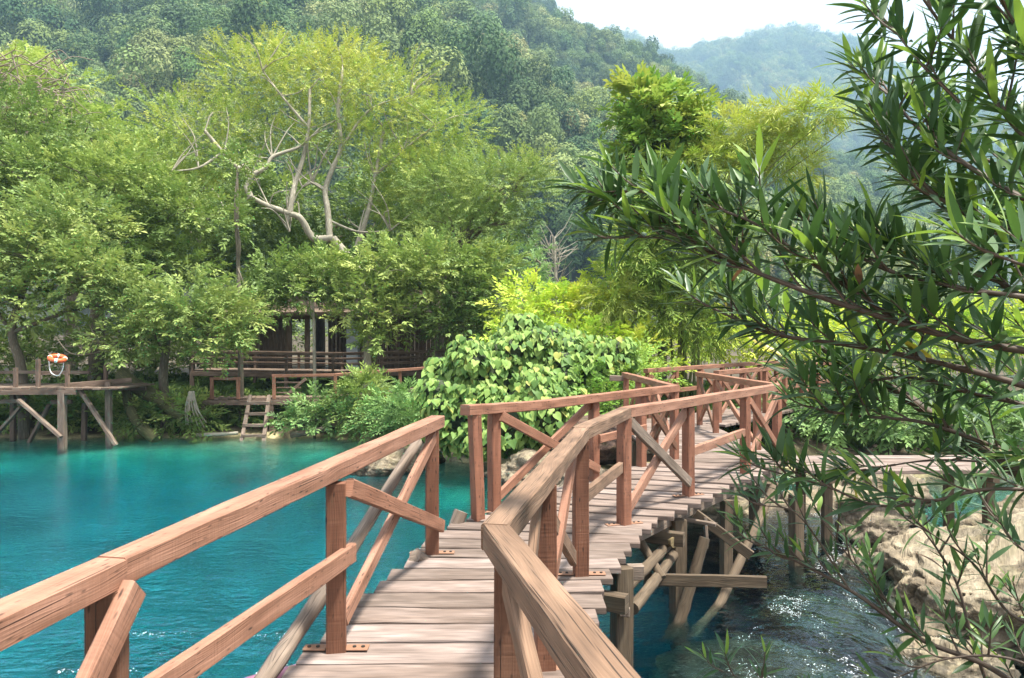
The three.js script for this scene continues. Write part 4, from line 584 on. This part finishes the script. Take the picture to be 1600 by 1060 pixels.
{ // lifebuoy hung on the jetty post
  const c = at(95, 560, 16.05), t = thing('lifebuoy', 'orange lifebuoy with white bands hanging on the jetty railing', 'lifebuoy', c), or = std('orange', lin(0.75, 0.13, 0.04), { roughness: 0.5 }), wh = std('buoyWhite', lin(0.75, 0.75, 0.72), { roughness: 0.5 });
  const tilt = new THREE.Matrix4().makeRotationFromEuler(new THREE.Euler(-1.32, 0.25, 0.25));
  for (let k = 0; k < 4; k++) { const seg = (a0, a1, r, m, nm) => { const g = new THREE.TorusGeometry(0.14, r * 0.75, 12, 14, a1 - a0); g.rotateZ(a0); g.applyMatrix4(tilt); g.translate(c.x, c.y, c.z + 0.13); part(t, nm, g, m); }; const a = k * Math.PI / 2; seg(a + 0.25, a + Math.PI / 2 - 0.02, 0.065, or, 'ring'); seg(a - 0.04, a + 0.27, 0.067, wh, 'band'); }
  part(t, 'rope', limb([c.clone().add(V(-0.2, -0.05, 0.1)), c.clone().add(V(-0.13, -0.3, 0.14)), c.clone().add(V(0.02, -0.37, 0.14)), c.clone().add(V(0.1, -0.25, 0.12)), c.clone().add(V(0.12, -0.05, 0.1))], 0.011, 0.011, { rad: 6, seg: 24, bump: 0 }), wh);
}
function walkway(name, label, pts, wid, railH, rails, m, step) {
  const t = thing(name, label, 'walkway', pts[0].clone().setY(0));
  for (let i = 1; i < pts.length; i++) {
    const a = pts[i - 1], b = pts[i], L = a.distanceTo(b), dir = b.clone().sub(a).normalize(), nor = V(-dir.z, 0, dir.x).multiplyScalar(dir.x > 0 ? -1 : 1);
    for (let s = 0.08; s < L; s += 0.2) { const p = a.clone().addScaledVector(dir, s); bm(t, 'deck_board', p, p.clone().addScaledVector(nor, wid), 0.18, 0.04, m, { seg: 1 }); }
    bm(t, 'beam', a.clone().add(V(0, -0.09, 0.02)), b.clone().add(V(0, -0.09, 0.02)), 0.07, 0.12, m); bm(t, 'beam', a.clone().add(V(0, -0.09, 0)).addScaledVector(nor, wid), b.clone().add(V(0, -0.09, 0)).addScaledVector(nor, wid), 0.07, 0.12, M.dockWood);
    const n = Math.max(1, Math.round(L / step));
    for (let k = 0; k <= n; k++) for (const w of [0, wid]) { const p = a.clone().lerp(b, k / n).addScaledVector(nor, w); bm(t, 'pile', V(p.x, Math.min(p.y - 0.3, ground(p.x, -p.z)) - 0.2, p.z), p.clone().add(V(0, -0.03, 0)), 0.1, 0.1, M.dockWood, { up: V(0, 0, 1) }); if (rails && (w === 0 || rails > 1)) bm(t, 'railing_post', p.clone().add(V(0, -0.03, 0)), p.clone().add(V(0, railH, 0)), 0.07, 0.07, m, { up: V(0, 0, 1) }); }
    if (rails) for (let s = 0; s < (rails > 1 ? 2 : 1); s++) for (const [h, tk] of rails > 1 ? [[1, 0.07], [0.7, 0.035], [0.4, 0.035]] : [[1, 0.07]]) bm(t, h === 1 ? 'handrail' : 'mid_rail', a.clone().add(V(0, railH * h, 0.03)).addScaledVector(nor, s * wid), b.clone().add(V(0, railH * h, 0.03)).addScaledVector(nor, s * wid), 0.06, tk, m);
  }
  return t;
}
walkway('upper_walkway', 'raised plank walkway with slatted railings before the dark pavilion', [at(300, 579, 20.6), at(520, 582, 20.8), at(720, 577, 21)], 1.5, 0.5, 2, M.dockWood, 1.35);
const lw = walkway('lower_walkway', 'low plank walkway with an open frame rail above the ladder', [at(318, 624, 18.0), at(530, 622, 18.2), at(690, 606, 18.9)], 0.7, 0.5, 0, M.dockWood, 1.7);
for (const [x0, y0, x1, y1, d] of [[331, 592, 372, 592, 18.0], [428, 588, 524, 586, 18.1]]) { bm(lw, 'railing_post', at(x0, 624, d), at(x0, y0, d), 0.075, 0.075, M.rail2, { up: V(0, 0, 1) }); bm(lw, 'railing_post', at(x1, 624, d), at(x1, y1, d), 0.075, 0.075, M.rail2, { up: V(0, 0, 1) }); bm(lw, 'handrail', at(x0 - 3, y0, d), at(x1 + 3, y1, d), 0.07, 0.07, M.rail2); }
bm(lw, 'handrail', at(524, 586, 18.1), at(695, 573, 18.9), 0.07, 0.07, M.rail2); bm(lw, 'railing_post', at(625, 610, 18.6), at(625, 580, 18.6), 0.075, 0.075, M.rail2, { up: V(0, 0, 1) });
bm(lw, 'brace', at(445, 620, 18.7), at(478, 592, 18.7), 0.04, 0.07, M.dockWood); for (const y of [598, 606, 614]) bm(lw, 'mid_rail', at(432, y, 18.8), at(470, y, 18.8), 0.03, 0.035, M.dockWood);
{ const t = thing('wooden_ladder', 'pale wooden ladder from the lower walkway down into the water', 'ladder', V(at(395, 0, 17.9).x, 0, -17.9));
  for (const [x0, x1] of [[391, 377], [420, 412]]) bm(t, 'stile', at(x0, 618, 17.9), at(x1, 690, 17.2), 0.085, 0.06, M.weathered, { up: V(0, 0, 1) });
  for (const [xa, xb, y, d] of [[388, 419, 630, 17.8], [385, 416, 647, 17.65], [381, 415, 665, 17.45], [379, 413, 681, 17.3]]) bm(t, 'rung', at(xa - 2, y, d - 0.06), at(xb + 2, y, d - 0.06), 0.06, 0.07, M.weathered); }
{ // pavilion in the shade
  const t = thing('open_pavilion', 'dark open timber pavilion behind the upper walkway', 'pavilion', V(at(560, 0, 25).x, 1, -25));
  const X = (px) => (px - CX) / F * 24, y0 = 1.1, y1 = 3.05;
  for (const px of [300, 400, 452, 480, 620, 700]) bm(t, 'post', V(X(px), y0, -24), V(X(px), y1, -24), 0.14, 0.14, M.dockWood, { up: V(0, 0, 1) });
  bm(t, 'column', V(X(556), y0, -23.6), V(X(556), y1, -23.6), 0.36, 0.36, std('concrete', lin(0.30, 0.33, 0.36)), { up: V(0, 0, 1) });
  for (let k = 0; k < 24; k++) { const px = 388 + k * 2.6; bm(t, 'wall_board', V(X(px), y0, -24.3 - 0.01 * (k % 2)), V(X(px), y1 - 0.3 - 0.06 * (k % 3), -24.3 - 0.01 * (k % 2)), 0.05, 0.02, k % 3 ? M.dockWood : M.dockWood, { up: V(0, 0, 1), seg: 1 }); }
  for (let k = 0; k < 34; k++) { const px = 486 + k * 6.8; bm(t, 'wall_board', V(X(px), y0, -26.5), V(X(px), y1, -26.5), 0.135, 0.02, M.dockWood, { up: V(0, 0, 1), seg: 1 }); }
  for (let k = 0; k < 20; k++) { const px = 270 + k * 6.8; bm(t, 'wall_board', V(X(px), y0, -26.6), V(X(px), y1, -26.6), 0.135, 0.02, M.dockWood, { up: V(0, 0, 1), seg: 1 }); }
  bm(t, 'eaves_beam', V(X(290), y1, -23.9), V(X(720), y1, -23.9), 0.12, 0.16, M.dockWood);
  part(t, 'roof', mergeGeometries([beam(V(X(280), y1 + 0.1, -23.3), V(X(730), y1 + 0.1, -23.3), 0.1, 0.1), beam(V(X(280), y1 + 0.55, -25.1), V(X(730), y1 + 0.55, -25.1), 3.9, 0.12, { up: V(0, 1, 0.25) }), beam(V(X(280), y1 + 0.6, -28.7), V(X(730), y1 + 0.6, -28.7), 3.5, 0.12, { up: V(0, 1, -0.25) })]), M.dockWood);
  bm(t, 'floor', V(X(280), y0 + 0.02, -25.5), V(X(730), y0 + 0.02, -25.5), 3.4, 0.1, M.dockWood);
}
// logs and driftwood
const log = (name, label, pts, r0, r1, m) => meta(part(scene, name, limb(pts, r0, r1, { rad: 9, seg: 24, bump: 0.18 }), m), label, 'log');
log('leaning_log', 'mossy trunk leaning out from the bank next to the jetty', [at(190, 585, 18.2), at(215, 607, 17.8), at(255, 628, 17.6), at(292, 652, 17.5)], 0.17, 0.2, M.mossBark);
log('sawn_log', 'short mossy log slanting into the water beside the jetty', [at(195, 600, 17.7), at(210, 655, 17.2), at(245, 688, 16.9)], 0.11, 0.14, M.mossBark);
log('driftwood', 'pale driftwood log lying at the foot of the ladder', [at(308, 680, 17.4), at(340, 679, 17.3), at(372, 677, 17.4)], 0.05, 0.04, M.paleBark);
log('driftwood', 'long bleached fallen branch in the shallows below the bank', [at(455, 680, 17.3), at(500, 672, 17.2), at(552, 652, 17.6)], 0.08, 0.05, M.bark);
log('mossy_log', 'short mossy log lying across the small cream boulder', [at(608, 694, 13.9), at(635, 703, 13.8), at(652, 716, 13.6)], 0.06, 0.07, M.mossBark);
{ const t = thing('root_mass', 'pale hanging roots at the foot of the leaning trunk', 'roots', at(303, 665, 17.3)), q = rng(12); for (let k = 0; k < 12; k++) { const a = at(300 + rr(-6, 8, q), 612, 17.4), b = at(296 + rr(-6, 30, q), 662 + rr(-6, 6, q), 17.2); part(t, 'root', limb([a, a.clone().lerp(b, 0.5).add(V(rr(-0.05, 0.02, q), 0, 0.1)), b], 0.025, 0.012, { rad: 5 }), M.paleBark); } }
{ const f = part(scene, 'plastic_float', (() => { const g = new THREE.CapsuleGeometry(0.09, 0.55, 8, 18); g.rotateZ(1.45); g.rotateY(0.9); const c = at(470, 1052, 3.5); g.translate(c.x, c.y - 0.05, c.z); return g; })(), std('pink', lin(0.72, 0.30, 0.42), { roughness: 0.4 })); meta(f, 'pink plastic float tied under the edge of the deck', 'float'); }

// ---------- the long-leaved shrub on the near bank ----------
{
  const base = V(4.2, 0.2, -1.9), t = thing('willow_leaved_shrub', 'large dark green shrub with long narrow glossy leaves leaning in over the bank', 'shrub', base), q = rng(501);
  const mk = (seg, W, fold, droop) => { const pts = leafPts(1, W, seg, fold, droop), P = [], I = []; addLeaf(P, I, pts, new THREE.Matrix4()); const g = new THREE.BufferGeometry(); g.setAttribute('position', new THREE.Float32BufferAttribute(P, 3)); g.setIndex(I); g.computeVertexNormals(); return g; };
  const LG = [mk(6, 0.15, 0.3, 0.05), mk(6, 0.165, 0.2, 0.16), mk(6, 0.145, 0.4, 0.3), mk(6, 0.175, 0.18, -0.08)];
  const cols = [[0.04, 0.098, 0.022], [0.058, 0.132, 0.028], [0.088, 0.18, 0.034], [0.24, 0.38, 0.045], [0.50, 0.42, 0.05], [0.24, 0.12, 0.06], [0.075, 0.15, 0.06]];
  const mats = cols.map((c, i) => leafMat('shrubLeaf' + i, lin(...c), i === 3 ? 0.5 : 0.36, { roughness: 0.85, clearcoat: 0.45, clearcoatRoughness: 0.33, specularIntensity: 0.5 }));
  const leaves = [], wood = [];
  const leafAt = (p, dir, len, tone) => { const nn = V(rr(-0.5, 0.5, q), 1, rr(-0.3, 0.6, q)), z = V().crossVectors(dir, nn).normalize(), y = V().crossVectors(z, dir); bas.makeBasis(dir, y, z); qq.setFromRotationMatrix(bas); leaves.push([m4.compose(p.clone().sub(base), qq, V(len, len, len)).clone(), tone, len / p.distanceTo(camera.position), Math.floor(q() * 4)]); };
  // a shoot: a thin stem whose leaves crowd towards its tip
  function shoot(a, dir, L, n, len, o = {}) {
    const { young = 0.1, bend = 0.25 } = o, e = a.clone().addScaledVector(dir, L).add(V(0, L * bend, 0)), mid = a.clone().addScaledVector(dir, L * 0.5).add(V(0, L * bend * 0.2, 0)), cv = new THREE.CatmullRomCurve3([a, mid, e]);
    wood.push(limb([a, mid, e], 0.0042, 0.002, { rad: 5, seg: 6, bump: 0 }));
    let ph = q() * 6.28;
    for (let k = 0; k < n; k++) {
      const u = Math.pow((k + 0.5) / n, 0.62), p = cv.getPoint(u), tan = cv.getTangent(u); ph += 2.4; const s = V(Math.cos(ph), Math.sin(ph), 0).applyQuaternion(new THREE.Quaternion().setFromUnitVectors(V(0, 0, 1), tan));
      const open = lerp(1.15, 0.35, Math.pow(u, 1.6)) * rr(0.8, 1.2, q), d = tan.clone().multiplyScalar(Math.cos(open)).addScaledVector(s, Math.sin(open)).add(V(0, 0.1 - 0.14 * (1 - u), 0)).normalize();
      const r = q(); leafAt(p, d, len * rr(0.6, 1.18, q) * (u > 0.93 ? 0.6 : 1), r < young * (u > 0.8 ? 4 : 0.6) ? 3 : r > 0.996 ? 4 : r > 0.992 ? 5 : r > 0.8 ? 6 : Math.floor(q() * 3));
    }
  }
  // branches: [points px,py,d], radius, shoots per metre, shoot length, leaf length, options
  function branch(pts, r, per, sl, len, o = {}) {
    const w = pts.map((p) => at(p[0], p[1], p[2])), cv = new THREE.CatmullRomCurve3(w), L = cv.getLength();
    part(t, 'branch', limb(w, r, r * 0.35, { rad: 8, seg: pts.length * 8, bump: 0.12 }), M.shrubBark);
    const n = Math.round(L * per * (o.bend ? 1.2 : 1.1));
    for (let k = 0; k < n; k++) { const u = (k + q()) / n; if (u < (o.from || 0)) continue; const p = cv.getPoint(u), tan = cv.getTangent(u), sd = V(rr(-1, 1, q), rr(-0.35, 0.9, q), rr(-0.9, 0.9, q)), d = tan.clone().multiplyScalar(o.fwd || 0.9).addScaledVector(sd, 0.75).normalize(); shoot(p, d, sl * rr(0.6, 1.3, q), Math.round((o.n || 15) * rr(0.8, 1.2, q)), len, o); }
    shoot(w[w.length - 1], cv.getTangent(1), sl * 0.8, o.n || 15, len, o);
  }
  const A = 0.134;
  // the long arm reaching in front of the bamboo
  branch([[1680, 560, 1.95], [1500, 530, 2.0], [1330, 480, 2.1], [1180, 425, 2.2], [1060, 370, 2.3], [985, 335, 2.4]], 0.011, 15, 0.15, A);
  branch([[1400, 500, 2.1], [1260, 405, 2.15], [1180, 350, 2.2], [1130, 330, 2.25]], 0.007, 16, 0.13, A);
  branch([[1190, 428, 2.2], [1080, 330, 2.3], [1000, 300, 2.4], [940, 300, 2.45]], 0.005, 15, 0.12, A * 0.9);
  branch([[1120, 400, 2.25], [1030, 372, 2.35], [960, 372, 2.4]], 0.004, 15, 0.11, A * 0.85);
  branch([[1650, 470, 1.9], [1500, 450, 2.0], [1380, 420, 2.1], [1290, 370, 2.2]], 0.008, 15, 0.14, A);
  branch([[1660, 620, 2.2], [1480, 570, 2.25], [1330, 540, 2.3], [1200, 520, 2.4], [1110, 480, 2.5]], 0.01, 15, 0.15, A);
  branch([[1650, 520, 2.1], [1560, 440, 2.1], [1450, 420, 2.15], [1380, 390, 2.2]], 0.007, 16, 0.13, A);
  // the thick brown branch and what hangs from it
  branch([[1720, 800, 2.5], [1600, 742, 2.55], [1500, 680, 2.6], [1400, 610, 2.7], [1300, 552, 2.8], [1220, 520, 2.9]], 0.029, 10, 0.2, A * 1.05, { from: 0.1 });
  branch([[1420, 620, 2.7], [1330, 590, 2.7], [1270, 585, 2.75]], 0.007, 16, 0.13, A);
  branch([[1560, 700, 2.5], [1440, 660, 2.5], [1340, 650, 2.5], [1280, 640, 2.55]], 0.008, 14, 0.14, A);
  branch([[1640, 640, 2.3], [1520, 615, 2.4], [1420, 590, 2.5], [1330, 600, 2.6]], 0.008, 15, 0.14, A);
  branch([[1680, 770, 2.1], [1540, 765, 2.15], [1450, 785, 2.2], [1370, 790, 2.25], [1290, 760, 2.3], [1200, 735, 2.35]], 0.0065, 9, 0.11, A * 0.95);
  branch([[1680, 700, 2.4], [1560, 720, 2.45], [1450, 720, 2.5], [1350, 735, 2.6]], 0.006, 12, 0.12, A);
  // the upper arms against the sky
  branch([[1720, 340, 1.9], [1600, 310, 2.0], [1500, 250, 2.1], [1440, 205, 2.2], [1400, 160, 2.3], [1380, 130, 2.4]], 0.009, 14, 0.13, A);
  branch([[1700, 420, 2.0], [1580, 370, 2.1], [1470, 310, 2.15], [1420, 265, 2.2], [1385, 225, 2.3]], 0.009, 16, 0.14, A);
  branch([[1700, 260, 1.8], [1600, 210, 1.9], [1540, 130, 2.0], [1480, 50, 2.1], [1430, -20, 2.1]], 0.009, 12, 0.15, A);
  branch([[1680, 180, 1.8], [1620, 90, 1.9], [1570, 10, 1.9]], 0.008, 12, 0.15, A); branch([[1500, 160, 2.05], [1440, 100, 2.1], [1400, 50, 2.2], [1370, 15, 2.3]], 0.005, 11, 0.11, A * 0.9);
  branch([[1720, 380, 2.3], [1600, 360, 2.35], [1500, 340, 2.4], [1440, 300, 2.45]], 0.008, 18, 0.14, A); branch([[1720, 300, 2.2], [1620, 270, 2.25], [1540, 250, 2.3], [1480, 215, 2.35]], 0.007, 17, 0.14, A);
  branch([[1720, 430, 1.6], [1620, 420, 1.6], [1560, 400, 1.62]], 0.006, 10, 0.12, A, { young: 0.3 });
  // sparse lower twigs over the boulder
  const low = { n: 9, young: 0.03, fwd: 0.7, bend: 0.45 };
  branch([[1660, 1120, 2.6], [1540, 1040, 2.6], [1440, 1000, 2.65], [1340, 930, 2.7], [1250, 880, 2.8], [1180, 850, 2.9]], 0.011, 10, 0.13, A * 0.8, low);
  branch([[1560, 1120, 2.8], [1520, 1000, 2.8], [1490, 900, 2.85], [1430, 810, 2.9]], 0.008, 9, 0.15, A * 0.8, low);
  branch([[1680, 1000, 2.6], [1580, 960, 2.7], [1520, 880, 2.75], [1450, 830, 2.8]], 0.007, 9, 0.14, A * 0.8, low);
  branch([[1440, 1000, 2.65], [1350, 900, 2.7], [1290, 820, 2.8]], 0.005, 10, 0.12, A * 0.8, low); branch([[1680, 900, 2.5], [1600, 860, 2.6], [1550, 800, 2.7]], 0.006, 10, 0.13, A * 0.8, low);
  branch([[1680, 1080, 2.4], [1580, 1030, 2.5], [1480, 1030, 2.55], [1400, 1060, 2.6]], 0.006, 8, 0.12, A * 0.8, low); branch([[1330, 925, 2.7], [1240, 800, 2.75], [1190, 790, 2.8]], 0.004, 10, 0.11, A * 0.75, low);
  branch([[1300, 1120, 2.5], [1200, 1075, 2.55], [1130, 1050, 2.6]], 0.004, 8, 0.09, A * 0.7, { ...low, young: 0.15 });
  // main stems, outside the frame, that carry the branches
  const end = (px, py, d) => at(px, py, d);
  for (const [px, py, d, r] of [[1700, 560, 1.95, 0.03], [1720, 800, 2.5, 0.035], [1720, 340, 1.9, 0.03], [1660, 1120, 2.6, 0.02], [1700, 260, 1.8, 0.025], [1680, 700, 2.4, 0.025], [1720, 430, 1.6, 0.02], [1680, 900, 2.5, 0.018]]) { const e = end(px, py, d), b = base.clone().add(V(rr(-0.2, 0.2, q), -0.1, rr(-0.2, 0.2, q))); part(t, 'stem', limb([b, b.clone().lerp(e, 0.5).add(V(0.3, 0.15, 0)), e], r, r * 0.6, { rad: 7 }), M.shrubBark); }
  part(t, 'twigs', mergeGeometries(wood), M.shrubBark).userData.kind = 'stuff';
  leaves.sort((a, b) => b[2] - a[2]);
  const inView = (m) => { const p = V().setFromMatrixPosition(m).add(base); const px = CX + p.x / -p.z * F, py = CY + (EYE - p.y) / -p.z * F; return px < 1590 && py > 10 && py < 1050; };
  let shown = 0; const rest = [];
  for (const L of leaves) if (shown < 300 && inView(L[0])) { const m = new THREE.Mesh(LG[L[3]], mats[L[1]]); m.name = 'leaf'; m.applyMatrix4(L[0]); t.add(m); shown++; } else rest.push(L);
  const keys = new Map(); for (const L of rest) { const k = L[1] * 4 + L[3]; if (!keys.has(k)) keys.set(k, []); keys.get(k).push(L); }
  for (const [k, own] of keys) { const im = new THREE.InstancedMesh(LG[k % 4], mats[Math.floor(k / 4)], own.length); own.forEach((L, i) => im.setMatrixAt(i, L[0])); im.name = 'foliage'; im.userData.kind = 'stuff'; t.add(im); }
  console.log('shrub leaves', leaves.length);
}

scene.traverse((o) => { if (o.isMesh) { o.castShadow = true; o.receiveShadow = true; } });
renderer.render(scene, camera);
